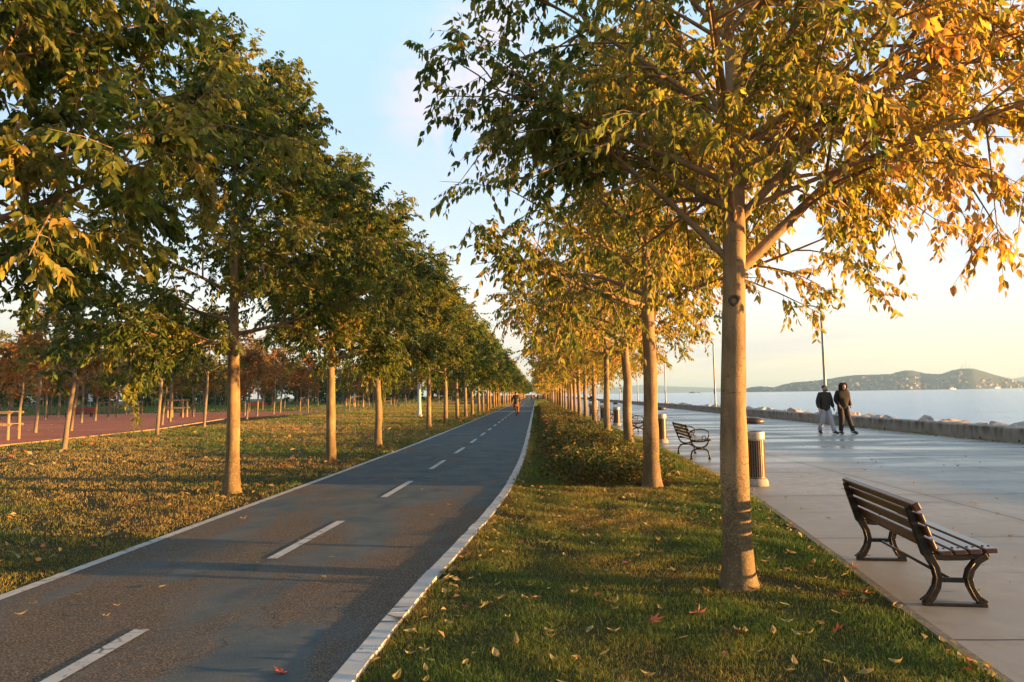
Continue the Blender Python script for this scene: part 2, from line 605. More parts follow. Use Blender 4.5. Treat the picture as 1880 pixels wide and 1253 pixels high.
rgh = t.math('SUBTRACT', 0.62, t.math('MULTIPLY', t.math('MULTIPLY', damp, far), 0.42))
principled(t, out, c, rgh, 0, 0.5, t.math('ADD', n3, t.math('MULTIPLY', jn, -2.0)), 0.12, 0.004)
M['concrete'] = m

# parapet wall: concrete with dark runs from the top edge
m, t, out = material('stained_parapet_concrete')
co = t.add('ShaderNodeTexCoord').outputs['Object']
oi = t.add('ShaderNodeObjectInfo').outputs['Random']
off = t.add('ShaderNodeCombineXYZ')
t.l.new(t.math('MULTIPLY', oi, 37.0), off.inputs[1])
ad = t.add('ShaderNodeVectorMath', operation='ADD')
t.l.new(co, ad.inputs[0])
t.l.new(off.outputs[0], ad.inputs[1])
pv = ad.outputs[0]
sp = t.add('ShaderNodeSeparateXYZ')
t.l.new(co, sp.inputs[0])
run = t.noise(t.mapping(pv, scale=(1, 1, 0.22)), 3.2, 5.0, 0.65)
run = t.math('MULTIPLY', t.smooth(run, 0.44, 0.62), t.smooth(sp.outputs[2], 0.02, 0.42))
c = t.ramp(t.noise(pv, 1.4, 6.0), [(0.3, (0.22, 0.195, 0.16)), (0.7, (0.34, 0.305, 0.255))])
c = t.mix(t.math('MULTIPLY', run, 0.75), c, (0.055, 0.05, 0.042))
principled(t, out, c, 0.85, 0, 0.3, t.noise(pv, 25.0, 5.0), 0.4, 0.01)
M['parapet'] = m

# red plaza paving
m, t, out = material('red_plaza_paving')
co = t.add('ShaderNodeTexCoord').outputs['Object']
n1 = t.noise(co, 0.25, 6.0, 0.6)
c = t.ramp(n1, [(0.3, (0.44, 0.098, 0.034)), (0.6, (0.56, 0.145, 0.05)), (0.8, (0.48, 0.17, 0.075))])
br = t.add('ShaderNodeTexBrick')
br.inputs['Scale'].default_value = 4.0
br.inputs['Mortar Size'].default_value = 0.03
t.l.new(co, br.inputs['Vector'])
c = t.mix(t.math('MULTIPLY', br.outputs['Fac'], 0.25), c, (0.12, 0.06, 0.05))
principled(t, out, c, 0.8, 0, 0.35, t.noise(co, 20.0, 4.0), 0.3, 0.01)
M['plaza'] = m

# sea
m, t, out = material('sea_water')
co = t.add('ShaderNodeTexCoord').outputs['Object']
n1 = t.noise(t.mapping(co, scale=(1.0, 1.6, 1), rot=(0, 0, 0.3)), 0.55, 6.0, 0.62, 0.3)
n2 = t.noise(t.mapping(co, scale=(1.0, 1.5, 1), rot=(0, 0, -0.2)), 0.06, 4.0, 0.6, 0.2)
h = t.math('ADD', n1, t.math('MULTIPLY', n2, 3.0))
c = t.ramp(t.noise(t.mapping(co, scale=(0.3, 1, 1)), 0.012, 4.0), [(0.3, (0.075, 0.26, 0.50)), (0.7, (0.11, 0.33, 0.58))])
principled(t, out, c, 0.12, 0, 0.5, h, 0.7, 0.45)
M['sea'] = m

M['rock'] = simple('pale_limestone_boulder', (0.40, 0.33, 0.28), 0.85, 0, 0.5, 4.5, 0.3, 1.0)
M['iron'] = simple('black_cast_iron', (0.022, 0.018, 0.015), 0.42, 0.3, 0.5, 30, 0.5, 0.25)
m, t, out = material('varnished_brown_slat')
co = t.add('ShaderNodeTexCoord').outputs['Object']
oi = t.add('ShaderNodeObjectInfo').outputs['Random']
g = t.noise(t.mapping(co, scale=(0.6, 9, 9)), 9.0, 5.0, 0.6)
c = t.ramp(g, [(0.3, (0.045, 0.014, 0.008)), (0.7, (0.115, 0.036, 0.020))])
c = t.mix(t.math('MULTIPLY', oi, 0.35), c, (0.05, 0.02, 0.013))
p = principled(t, out, c, 0.34, 0, 0.55, g, 0.15, 0.003)
p.inputs['Coat Weight'].default_value = 0.35
p.inputs['Coat Roughness'].default_value = 0.2
M['slat'] = m
M['bin_metal'] = simple('brushed_bin_ring', (0.50, 0.44, 0.36), 0.42, 0.6, 0.25, 25)
M['bin_bar'] = simple('bin_bar_metal', (0.16, 0.12, 0.09), 0.4, 0.5, 0.3, 25)
M['bin_dark'] = simple('bin_liner', (0.018, 0.016, 0.015), 0.7)
M['bin_lid'] = simple('dark_bin_lid', (0.09, 0.08, 0.075), 0.4, 0.4, 0.2, 12)
M['bin_stone'] = simple('cast_stone_bin_base', (0.36, 0.32, 0.27), 0.9, 0, 0.3, 40, 0.3, 0.4)
M['pole'] = simple('galvanised_lamp_pole', (0.30, 0.285, 0.26), 0.5, 0.4, 0.2, 4)
M['pale_pole'] = simple('pale_concrete_lamp_pole', (0.46, 0.46, 0.44), 0.8, 0, 0.15, 4)
M['stake'] = simple('raw_timber_stake', (0.36, 0.22, 0.11), 0.85, 0, 0.3, 12)
M['red_paint'] = simple('red_bench_paint', (0.36, 0.045, 0.035), 0.5, 0, 0.2, 6)
M['white_paint'] = simple('white_sign_paint', (0.75, 0.75, 0.73), 0.5, 0, 0.08, 6)
M['island'] = None
M['skin'] = simple('skin', (0.42, 0.24, 0.165), 0.5, 0, 0.12, 25, 0.4, 0.05)
M['hair'] = simple('dark_hair', (0.022, 0.014, 0.010), 0.55, 0, 0.4, 60)
M['jacket_olive'] = simple('dark_olive_jacket', (0.034, 0.028, 0.021), 0.7, 0, 0.3, 14, 0.3, 0.4)
M['hoodie'] = simple('dark_brown_hooded_jacket', (0.020, 0.013, 0.010), 0.8, 0, 0.3, 14, 0.3, 0.4)
M['jeans'] = simple('pale_grey_jeans', (0.36, 0.37, 0.41), 0.8, 0, 0.2, 20, 0.3, 0.3)
M['dark_trouser'] = simple('dark_trousers', (0.020, 0.013, 0.010), 0.8, 0, 0.3, 16)
M['brown_trouser'] = simple('brown_trousers', (0.20, 0.10, 0.055), 0.8, 0, 0.3, 16)
M['shoe'] = simple('black_shoe', (0.015, 0.014, 0.014), 0.5)
M['navy'] = simple('black_jacket', (0.028, 0.024, 0.024), 0.7, 0, 0.3, 14)
M['rubber'] = simple('black_tyre', (0.02, 0.02, 0.02), 0.8)
M['bike_paint'] = simple('dark_bicycle_paint', (0.05, 0.03, 0.025), 0.35, 0.2)
M['chrome'] = simple('bare_steel', (0.5, 0.48, 0.45), 0.3, 0.9)
M['red_bag'] = simple('red_saddle_bag', (0.42, 0.06, 0.04), 0.6)
M['boat_white'] = simple('white_boat_paint', (0.8, 0.79, 0.76), 0.5, 0, 0.05)
M['house_wall'] = simple('pale_house_render', (0.33, 0.315, 0.30), 0.85, 0, 0.15, 0.05)
M['house_roof'] = simple('terracotta_roof', (0.26, 0.12, 0.08), 0.9, 0, 0.2, 0.05)
M['rose'] = simple('red_rose_petals', (0.50, 0.02, 0.02), 0.5, 0, 0.2, 30)

# ------------------------------------------------------------------ ground, path, promenade, sea


def strip(name, left, right, z, mat, parent=None, thick=0.0, kind='structure'):
    """a flat band between two (u, v) polylines of equal length"""
    n = len(left)
    vs = [(a, b, z) for a, b in left] + [(a, b, z) for a, b in right]
    fs = [(i, n + i, n + i + 1, i + 1) for i in range(n - 1)]
    if thick:
        k = len(vs)
        vs += [(a, b, c - thick) for a, b, c in vs]
        fs += [(i, i + 1, k + i + 1, k + i) for i in range(n - 1)] + [(n + i, k + n + i, k + n + i + 1, n + i + 1) for i in range(n - 1)]
        fs += [(0, k, k + n, n), (n - 1, 2 * n - 1, k + 2 * n - 1, k + n - 1)]
    mb = MB().add(vs, fs)
    o = mb.build(name, mat, parent)
    if parent is None:
        tag(o, kind=kind)
    return o


def interp(tbl, v):
    xs = [p[0] for p in tbl]
    ys = [p[1] for p in tbl]
    return float(np.interp(v, xs, ys))


def smooth_tbl(tbl):
    vs = np.concatenate([np.arange(-12, 40, 0.5), np.arange(40, 520, 10.0)])
    us = np.interp(vs, [p[0] for p in tbl], [p[1] for p in tbl])
    k = np.array([1, 2, 3, 4, 3, 2, 1.0])
    k /= k.sum()
    pad = np.pad(us, 3, mode='edge')
    us = np.convolve(pad, k, 'valid')
    return vs, us


PL = smooth_tbl([(-12, -4.45), (3, -4.40), (6.4, -4.31), (10.5, -4.23), (14.2, -4.14), (22, -4.0), (36, -3.95), (600, -3.95)])
PR = smooth_tbl([(-12, -1.36), (3.0, -1.23), (4.9, -1.15), (6.45, -1.01), (8.57, -0.80), (10.2, -0.68), (12, -0.58), (16.3, -0.47), (22.6, -0.43), (600, -0.40)])
PE = smooth_tbl([(-12, 1.9), (3.9, 2.50), (6.46, 2.82), (8.8, 3.10), (11.1, 3.33), (14, 3.50), (17, 3.58), (24, 3.62), (600, 3.62)])


def pl(v): return float(np.interp(v, PL[0], PL[1]))
def pr(v): return float(np.interp(v, PR[0], PR[1]))
def pe(v): return float(np.interp(v, PE[0], PE[1]))


SHORE = 16.0
gv = [-400, 0, 200, 700, 6000]
strip('ground', [(-6000, v) for v in gv], [(SHORE, v) for v in gv], 0.0, M['soil'])
vv = list(PL[0])
path = strip('cycle_path', list(zip(PL[1] - 0.12, vv)), list(zip(PR[1] + 0.02, vv)), 0.010, M['asphalt'], thick=0.05)
strip('edge_line', list(zip(PL[1] - 0.13, vv)), list(zip(PL[1] - 0.01, vv)), 0.015, M['line'], path)
for k in range(34):
    v0 = -1.3 + 4.075 * k
    c0, c1 = (pl(v0) + pr(v0)) / 2 - 0.02, (pl(v0 + 2) + pr(v0 + 2)) / 2 - 0.02
    strip('lane_dash', [(c0 - 0.055, v0), (c1 - 0.055, v0 + 2.02)], [(c0 + 0.055, v0), (c1 + 0.055, v0 + 2.02)], 0.015, M['line'], path)
for v0 in (66.0, 96.0):
    strip('crossing_line', [(pl(v0), v0), (pl(v0), v0 + 1.6)], [(pr(v0), v0), (pr(v0), v0 + 1.6)], 0.0155, M['line'], path)
# the painted kerb stones along the promenade side, each about 0.6 m long near the camera
kerb = empty('kerb')
tag(kerb, kind='structure')
rng = random.Random(4)
mb = MB()
v = -6.0
while v < 420:
    ln = 0.26 + rng.random() * 0.32 if v < 30 else 6.0
    g = rng.choice((0.002, 0.003, 0.005, 0.011))
    j = rng.uniform(-0.006, 0.006)
    wd = 0.135
    a0, a1 = pr(v) + 0.01 + j, pr(v + ln) + 0.01 + j
    zt = 0.032 + rng.uniform(-0.004, 0.004)
    vs = []
    for (u0, y) in ((a0, v + g), (a1, v + ln - g)):
        vs += [(u0, y, -0.03), (u0 + 0.006, y, zt), (u0 + wd, y, zt), (u0 + wd + 0.004, y, -0.03)]
    mb.add(vs, [(0, 1, 2, 3), (4, 7, 6, 5), (0, 4, 5, 1), (1, 5, 6, 2), (2, 6, 7, 3)])
    v += ln
mb.build('kerb_stone_line', M['kerb'], kerb)

prom = strip('promenade', list(zip(PE[1], vv)), [(13.9, v) for v in vv], 0.014, M['concrete'], thick=0.05)
strip('promenade_edging', list(zip(PE[1] - 0.05, vv)), list(zip(PE[1] + 0.02, vv)), 0.019, M['edging'], thick=0.06)
# red plaza on the park side, with a second arm running away along the lawn
strip('red_plaza', [(-26, 15.0), (-62, 15.0), (-62, 60), (-60, 80), (-46, 84), (-30, 84)], [(-19.2, 15.0), (-19.6, 24.5), (-20.0, 31), (-20.7, 37), (-25, 54), (-27, 60)], 0.008, M['plaza'])
strip('red_plaza_walk', [(-30, 60), (-30, 84), (-40, 130), (-40, 190)], [(-25.6, 56), (-24.6, 60), (-19, 100), (-17, 190)], 0.011, M['plaza'])
strip('plaza_edging', [(-19.3, 15.0), (-19.7, 24.5), (-20.1, 31), (-20.8, 37), (-25.1, 54)], [(-19.15, 15.0), (-19.55, 24.5), (-19.95, 31), (-20.65, 37), (-24.95, 54)], 0.06, M['stake'], thick=0.06)

gs = [-400, -50, 0, 30, 80, 200, 600, 1500, 4000, 9000, 20000]
gx = [14.0, 22, 40, 100, 300, 900, 2500, 7000, 20000]
vs = [(x, y, -1.25) for y in gs for x in gx]
nx = len(gx)
fs = [(j * nx + i, j * nx + i + 1, (j + 1) * nx + i + 1, (j + 1) * nx + i) for j in range(len(gs) - 1) for i in range(nx - 1)]
tag(MB().add(vs, fs).build('sea', M['sea']), kind='structure')

# ------------------------------------------------------------------ trees


def sample_curves(C, idx, s):
    s = s[..., None]
    L = C['L'][idx][..., None]
    return C['P'][idx] + L * (C['D'][idx] * s + C['C'][idx] * s * s)


def tangents(C, idx, s):
    s = s[..., None]
    d = C['D'][idx] + 2 * C['C'][idx] * s
    return d / np.linalg.norm(d, axis=-1, keepdims=True)


def unit(v):
    return v / np.maximum(np.linalg.norm(v, axis=-1, keepdims=True), 1e-9)


def tubes(C, m, n):
    """all curves as tubes: m rings of n sides"""
    K = len(C['L'])
    s = np.linspace(0, 1, m)
    idx = np.repeat(np.arange(K), m).reshape(K, m)
    ss = np.tile(s, (K, 1))
    p = sample_curves(C, idx, ss)
    t = tangents(C, idx, ss)
    ref = np.where(np.abs(t[..., 2:3]) < 0.9, np.array([0, 0, 1.0]), np.array([1.0, 0, 0]))
    a = unit(np.cross(t, ref))
    b = np.cross(t, a)
    rad = (C['R0'][:, None] * (1 - ss) + C['R1'][:, None] * ss)
    q = np.arange(n) * 2 * np.pi / n
    v = p[:, :, None, :] + rad[:, :, None, None] * (a[:, :, None, :] * np.cos(q)[:, None] + b[:, :, None, :] * np.sin(q)[:, None])
    base = (np.arange(K) * m * n)[:, None, None]
    i = np.arange(m - 1)[None, :, None]
    j = np.arange(n)[None, None, :]
    j2 = (j + 1) % n
    f = np.stack([base + i * n + j, base + i * n + j2, base + (i + 1) * n + j2, base + (i + 1) * n + j], -1).reshape(-1, 4)
    return v.reshape(-1, 3), f


def mk(P, D, L, C, R0, R1):
    return dict(P=np.array(P, float), D=np.array(D, float), L=np.array(L, float), C=np.array(C, float), R0=np.array(R0, float), R1=np.array(R1, float))


def tree_meshes(name, seed, lowpow=0.9, H=7.4, fork=2.6, Rmax=2.3, tw=0.35, r0=0.12, n_limb=16, n_br=9, n_tw=8, n_leaf=12, leaf_len=0.1,
                leaf_w=0.48, hi=True, tint=0.2, tint_var=0.25, tint_x=0.0, lean=(0, 0), manual=(), el=(32, 68), twig=(0.22, 0.46), droop=0.25,
                top=0.92, flare=1.0, trunk_top=0.012, wood='full', hang=0.95, limb_r=0.5):
    g = np.random.default_rng(seed)
    zb = fork - 0.5

    def env(z):
        tt = np.clip((z - zb) / (H - zb), 0, 1)
        lo = np.sqrt(np.clip(1 - ((tw - tt) / (tw + 0.12)) ** 2, 0, 1))
        hi_ = np.clip(1 - ((tt - tw) / (1 - tw)) ** 1.7, 0, 1) ** 0.75
        return Rmax * np.where(tt < tw, lo, hi_)
    zt = H * top
    wob = g.normal(0, 0.012, (2, 8))

    def axis(z):
        k = np.clip(z / zt, 0, 1) * 7
        return np.stack([lean[0] * z + np.interp(k, range(8), wob[0]) * np.minimum(z, 2), lean[1] * z + np.interp(k, range(8), wob[1]) * np.minimum(z, 2), z], -1)

    def rad(z):
        r = np.interp(z, [0, 0.25 * fork, fork, fork + 0.3 * (zt - fork), fork + 0.6 * (zt - fork), zt], [r0, r0 * 0.92, r0 * 0.74, r0 * 0.46, r0 * 0.28, trunk_top])
        return r * (1 + 0.38 * flare * np.exp(-z / 0.13))
    # trunk
    zs = np.concatenate([[-0.06, 0.0, 0.04, 0.09, 0.16, 0.26, 0.4], np.linspace(0.6, fork, 10), np.linspace(fork + 0.25, zt, 9)])
    n = 18
    q = np.arange(n) * 2 * np.pi / n
    ax = axis(np.maximum(zs, 0))
    ax[:, 2] = zs
    bump = 1 + 0.05 * g.normal(size=(len(zs), 1)) * 0.5 + 0.07 * np.exp(-np.maximum(zs, 0) / 0.2)[:, None] * np.sin(q * 5 + g.uniform(0, 6))[None, :] + 0.02 * g.normal(size=(len(zs), n))
    rr = rad(np.maximum(zs, 0))[:, None] * bump
    tv = np.stack([ax[:, None, 0] + rr * np.cos(q), ax[:, None, 1] + rr * np.sin(q), np.repeat(zs[:, None], n, 1)], -1).reshape(-1, 3)
    i = np.arange(len(zs) - 1)[:, None]
    j = np.arange(n)[None, :]
    tf = np.stack([i * n + j, i * n + (j + 1) % n, (i + 1) * n + (j + 1) % n, (i + 1) * n + j], -1).reshape(-1, 4)
    # limbs
    P, D, L, C, R0, R1 = [], [], [], [], [], []
    for (z0, az, e, ln, cz, rr_) in manual:
        p = axis(np.array(z0))
        P.append(p)
        a_, e_ = math.radians(az), math.radians(e)
        D.append((math.cos(a_) * math.cos(e_), math.sin(a_) * math.cos(e_), math.sin(e_)))
        L.append(ln)
        C.append((0, 0, cz))
        R0.append(rr_)
        R1.append(0.008)
    az0 = g.uniform(0, 360)
    for k in range(n_limb):
        f = (k + g.uniform(-0.3, 0.3)) / n_limb
        z0 = fork + max(0, f) ** lowpow * (zt * 0.96 - fork)
        a_ = math.radians(az0 + 137.5 * k + g.uniform(-20, 20))
        e_ = math.radians(el[0] + (el[1] - el[0]) * f + g.uniform(-8, 8))
        d = np.array([math.cos(a_) * math.cos(e_), math.sin(a_) * math.cos(e_), math.sin(e_)])
        p = axis(np.array(z0))
        ln = 0.3
        while ln < Rmax * 2.2:
            x = p + d * ln
            if math.hypot(x[0] - lean[0] * x[2], x[1] - lean[1] * x[2]) > env(x[2]) * g.uniform(0.85, 1.05) or x[2] > H:
                break
            ln += 0.1
        P.append(p)
        D.append(d)
        L.append(ln)
        C.append((0, 0, g.uniform(-0.18, 0.14)))
        R0.append(float(rad(np.array(z0))) * limb_r * g.uniform(0.8, 1.1))
        R1.append(0.006)
    P.append(axis(np.array(zt * 0.8)))
    D.append((0, 0, 1.0))
    L.append(H - zt * 0.8)
    C.append((0.05, 0.03, 0))
    R0.append(trunk_top)
    R1.append(0.004)
    limbs = mk(P, D, L, C, R0, R1)
    # branches
    K = len(limbs['L'])
    wts = limbs['L'] / limbs['L'].sum()
    idx = np.concatenate([np.repeat(np.arange(K), 2), g.choice(K, K * n_br - 2 * K, p=wts)])
    s = g.uniform(0.12, 1.0, len(idx)) ** 0.8
    bp = sample_curves(limbs, idx, s)
    bt = tangents(limbs, idx, s)
    bd = unit(bt * 0.75 + unit(g.normal(size=bp.shape)) * 0.85 + np.array([0, 0, 0.08]))
    bl = limbs['L'][idx] * g.uniform(0.22, 0.42, len(idx)) * (1.15 - 0.45 * s) + 0.25
    cc = np.zeros_like(bp)
    cc[:, 2] = -g.uniform(0.05, 0.45, len(idx)) * droop
    lr = limbs['R0'][idx] * (1 - s) + limbs['R1'][idx] * s
    brs = mk(bp, bd, bl, cc, np.minimum(lr * 0.6, 0.016) + 0.003, np.full(len(idx), 0.003))
    # twigs
    K2 = len(idx)
    ti = np.repeat(np.arange(K2), n_tw)
    s2 = g.uniform(0.15, 1.0, len(ti))
    tp = sample_curves(brs, ti, s2)
    tt = tangents(brs, ti, s2)
    td = unit(tt * 0.7 + unit(g.normal(size=tp.shape)) * 0.8 + np.array([0, 0, -0.12]))
    tl = g.uniform(twig[0], twig[1], len(ti))
    tcv = np.zeros_like(tp)
    tcv[:, 2] = -g.uniform(0.1, 0.7, len(ti)) * droop
    tws = mk(tp, td, tl, tcv, np.full(len(ti), 0.0032), np.full(len(ti), 0.0014))
    # leaves
    K3 = len(ti)
    li = np.repeat(np.arange(K3), n_leaf)
    s3 = np.clip(np.tile(np.linspace(0.12, 1.0, n_leaf), K3) + g.normal(0, 0.04, len(li)), 0, 1)
    lp = sample_curves(tws, li, s3)
    lt = tangents(tws, li, s3)
    side = unit(np.cross(lt, np.array([0, 0, 1.0]) + 0.2 * g.normal(size=lt.shape)))
    sg = np.where(np.arange(len(li)) % 2 == 0, 1.0, -1.0)[:, None]
    ld = unit(lt * 0.45 + side * sg * 0.6 + np.array([0, 0, -hang]) * g.uniform(0.35, 1.35, (len(li), 1)) + g.normal(0, 0.22, lp.shape))
    ang = g.normal(size=lp.shape)
    lw = unit(np.cross(ld, ang))
    ln_ = np.cross(ld, lw)
    ll = leaf_len * g.uniform(0.62, 1.2, len(li))
    ww = ll * leaf_w * g.uniform(0.85, 1.15, len(li))
    lp = lp + ld * 0.012
    N = len(li)
    twig_t = np.clip(tint + tint_var * g.normal(size=K2), 0, 1)[ti] * 0.75 + 0.25 * np.clip(tint + tint_var * 1.4 * g.normal(size=K3), 0, 1)
    tn = twig_t[li] + tint_x * (lp[:, 0] / Rmax) + 0.07 * g.normal(size=N)
    tn = np.clip(tn, 0, 1)
    rn = g.uniform(0, 1, N)
    c = lambda a, b, e: lp + ld * (ll * a)[:, None] + lw * (ww * b)[:, None] + ln_ * (ll * e)[:, None]
    if hi:
        vt = np.stack([c(0, 0, 0), c(0.26, -0.46, 0.07), c(0.62, -0.36, 0.03), c(1.0, 0, -0.10), c(0.62, 0.36, 0.03), c(0.26, 0.46, 0.07)], 1)
        b6 = np.arange(N)[:, None] * 6
        lf = [np.concatenate([b6 + np.array([[0, 1, 2, 3]]), b6 + np.array([[0, 3, 4, 5]])])]
        k = 6
    else:
        vt = np.stack([c(0, 0, 0), c(0.42, -0.5, 0.05), c(1.0, 0, -0.05), c(0.42, 0.5, 0.05)], 1)
        b4 = np.arange(N)[:, None] * 4
        lf = [b4 + np.array([[0, 1, 2, 3]])]
        k = 4
    leaf = np_mesh(name + '_crown', vt.reshape(-1, 3), lf, attrs={'tint': np.repeat(tn, k), 'rnd': np.repeat(rn, k)})
    parts = [(tv, tf)]
    parts.append(tubes(limbs, 9, 8))
    if wood == 'full':
        parts.append(tubes(brs, 5, 5))
        parts.append(tubes(tws, 3, 3))
    elif wood == 'mid':
        parts.append(tubes(brs, 3, 3))
    vs_, fs_, o = [], [], 0
    for v_, f_ in parts:
        vs_.append(v_)
        fs_.append(f_ + o)
        o += len(v_)
    trunk = np_mesh(name + '_trunk', np.concatenate(vs_), fs_, smooth=True)
    return trunk, leaf, axis, rad


def make_tree(name, meshes, bark, leafmat, loc, rz, label, cat, group, color=(0, 0, 0, 0), scale=1.0):
    r = empty(name, loc, rz)
    r.scale = (scale,) * 3
    tr = link('trunk', meshes[0], bark, r)
    cr = link('crown', meshes[1], leafmat, r)
    cr.color = color
    tag(r, label, cat, group)
    return r


rng = random.Random(11)
# the big tree beside the bench: limbs set out as in the photo (azimuth 0 = towards the sea)
BIG_MANUAL = [
    (3.35, 184, 26, 2.3, -0.06, 0.028), (3.9, 176, 40, 2.3, -0.06, 0.028), (2.58, 4, 44, 3.1, -0.05, 0.052), (2.66, 176, 50, 2.1, -0.14, 0.034), (3.10, -24, 20, 2.5, -0.10, 0.024), (3.32, 30, 18, 2.7, -0.12, 0.024), (3.45, -6, 30, 3.1, -0.08, 0.036), (3.02, -14, 46, 3.0, -0.04, 0.042), (3.12, 168, 34, 1.7, 0.05, 0.028),
    (3.80, 170, 64, 1.9, 0.02, 0.030), (3.55, 35, 40, 2.4, -0.05, 0.032), (3.30, -60, 30, 1.9, -0.02, 0.028), (3.35, 120, 34, 2.0, 0.0, 0.028),
    (3.9, 20, 56, 2.1, 0, 0.028), (2.9, 80, 30, 2.1, 0.05, 0.030), (3.0, -110, 32, 2.0, 0.0, 0.028)]
big = tree_meshes('big_tree', 5, H=7.6, fork=3.1, Rmax=2.35, tw=0.28, r0=0.122, n_limb=16, n_br=12, n_tw=8, n_leaf=12, leaf_len=0.088, tint=0.50, tint_var=0.17,
                  tint_x=0.24, lean=(0.022, 0.0), manual=BIG_MANUAL, el=(30, 66), droop=0.7, hang=1.15)
T_BIG = make_tree('hackberry_tree', big, M['bark'], M['leaf'], (1.635, 5.81, 0), 0, 'big tree on the lawn beside the slatted bench, golden leaves and a pruned knot',
                  'tree', 'trees between the cycle path and the promenade')
kz = 2.36
ka = big[2](np.array(kz))
kr = float(big[3](np.array(kz)))
mb = MB()
kd = Vector((-0.26, -0.96, 0.0)).normalized()
kc = Vector(ka) + kd * kr * 0.9
sd = kd.cross(Vector((0, 0, 1)))
ringp = [kc + kd * 0.012 + (sd * math.cos(a) + Vector((0, 0, 1)) * math.sin(a)) * 0.036 for a in np.linspace(0, 2 * math.pi, 15)]
mb.tube(ringp, 0.013, 8, cap=False)
mb.tube([kc - kd * 0.02, kc + kd * 0.002], 0.033, 12)
mb.build('branch_scar', M['scar'], T_BIG, smooth=True)

RIGHT = [tree_meshes('promenade_tree', 20 + i, lowpow=1.25, H=h, fork=f, Rmax=3.1, tw=0.24, r0=0.125, n_limb=23, n_br=11, n_tw=8, n_leaf=12, leaf_len=0.104, tint=0.66, tint_var=0.17,
                     tint_x=0.10, el=(14, 66), droop=0.6, hang=1.1) for i, (h, f) in enumerate(((6.7, 2.7), (6.3, 2.55), (6.9, 2.8)))]
RIGHT_FAR = [tree_meshes('far_promenade_tree', 40 + i, lowpow=1.2, H=6.6, fork=2.65, Rmax=2.9, tw=0.26, r0=0.13, n_limb=18, n_br=9, n_tw=7, n_leaf=8, leaf_len=0.20, hi=False, tint=0.66,
                         tint_var=0.18, el=(16, 66), wood='none', twig=(0.3, 0.55)) for i in range(3)]
LEFT = [tree_meshes('path_tree', 60 + i, H=h, fork=f, Rmax=2.5, tw=0.34, r0=0.125, n_limb=27, n_br=12, n_tw=10, n_leaf=17, leaf_len=0.097, leaf_w=0.5, tint=0.34, tint_var=0.20,
                    el=(12, 70), droop=0.5, hang=0.9, lean=(0.01 * (i - 1), 0)) for i, (h, f) in enumerate(((7.5, 2.55), (7.2, 2.75), (7.8, 2.5)))]
LEFT_FAR = [tree_meshes('far_path_tree', 80 + i, H=7.5, fork=2.65, Rmax=2.5, tw=0.36, r0=0.13, n_limb=22, n_br=9, n_tw=7, n_leaf=8, leaf_len=0.22, hi=False, tint=0.33,
                        tint_var=0.17, el=(10, 70), wood='none', twig=(0.3, 0.5)) for i in range(3)]

RG = 'trees between the cycle path and the promenade'
right_spots = [(1.94, 11.84), (2.50, 18.95), (2.66, 26.2), (2.75, 32.9), (2.80, 39.6), (2.80, 45.1), (2.8, 50.2), (2.8, 55.7)]
right_labels = ['golden-leaved tree at the near end of the shrub bed, trunk forking into a raised arm',
                'leaning tree rising out of the shrub bed just before the scroll-armed bench',
                'tree in the shrub bed in front of the second row of bins, slender and leaning',
                'fourth golden tree behind the big one by the slatted bench, standing in shrubs',
                'fifth golden tree behind the big one by the slatted bench, standing in shrubs',
                'sixth golden tree behind the big one by the slatted bench, standing in shrubs',
                'seventh golden tree behind the big one by the slatted bench, standing in shrubs',
                'eighth golden tree behind the big one by the slatted bench, standing in shrubs']
rots = [0.3, 2.2, 4.0, 1.1, 5.2, 3.1, 0.8, 2.6]
for i, (u, v) in enumerate(right_spots):
    ms = RIGHT[i % 3] if i < 5 else RIGHT_FAR[i % 3]
    make_tree('hackberry_tree', ms, M['bark'], M['leaf'], (u, v, 0), rots[i], right_labels[i], 'tree', RG, scale=(1.14, 1.12, 1.05, 1, 1, 1, 1, 1)[i])
v = 61.2
while v < 330:
    make_tree('hackberry_tree', RIGHT_FAR[rng.randrange(3)], M['bark'], M['leaf'], (2.8 + rng.uniform(-0.12, 0.12), v, 0), rng.uniform(0, 6.28),
              'small distant golden tree far along the row between path and promenade', 'tree', RG, scale=rng.uniform(0.93, 1.08))
    v += 5.6
for v0, u0 in ((-0.6, 1.5), (-7.0, 1.4)):
    make_tree('hackberry_tree', RIGHT[int(v0) % 3], M['bark'], M['leaf'], (u0, v0 - 1.5, 0), 1.0, 'golden tree of the promenade row standing this side of the bench', 'tree', RG)

LG = 'trees along the park side of the cycle path'
left_spots = [(-5.35, 6.1), (-5.25, 11.7), (-5.08, 16.83), (-5.05, 21.69), (-5.12, 32.4), (-5.2, 39.0), (-5.2, 44.8), (-5.2, 50.2), (-5.2, 55.4)]
left_labels = ['large dark green tree whose crown fills the upper corner over the lawn',
               'first whole tree beside the path, pale lit trunk on dry grass',
               'second whole trunk along the park side of the path, sturdy with a flared foot',
               'third trunk along the park side of the path, before the concrete lamp post',
               'first trunk past the concrete lamp post on the park side of the path',
               'second trunk past the concrete lamp post on the park side of the path',
               'third trunk past the concrete lamp post on the park side of the path',
               'fourth trunk past the concrete lamp post on the park side of the path',
               'fifth trunk past the concrete lamp post on the park side of the path']
lrots = [0.5, 3.3, 1.7, 4.9, 2.4, 0.2, 5.5, 1.2, 3.9]
for i, (u, v) in enumerate(left_spots):
    ms = LEFT[(i + 1) % 3] if i < 5 else LEFT_FAR[i % 3]
    make_tree('hackberry_tree', ms, M['bark'], M['leaf'], (u, v, 0), lrots[i], left_labels[i], 'tree', LG, scale=1.07 if i == 0 else 1.0)
v = 60.9
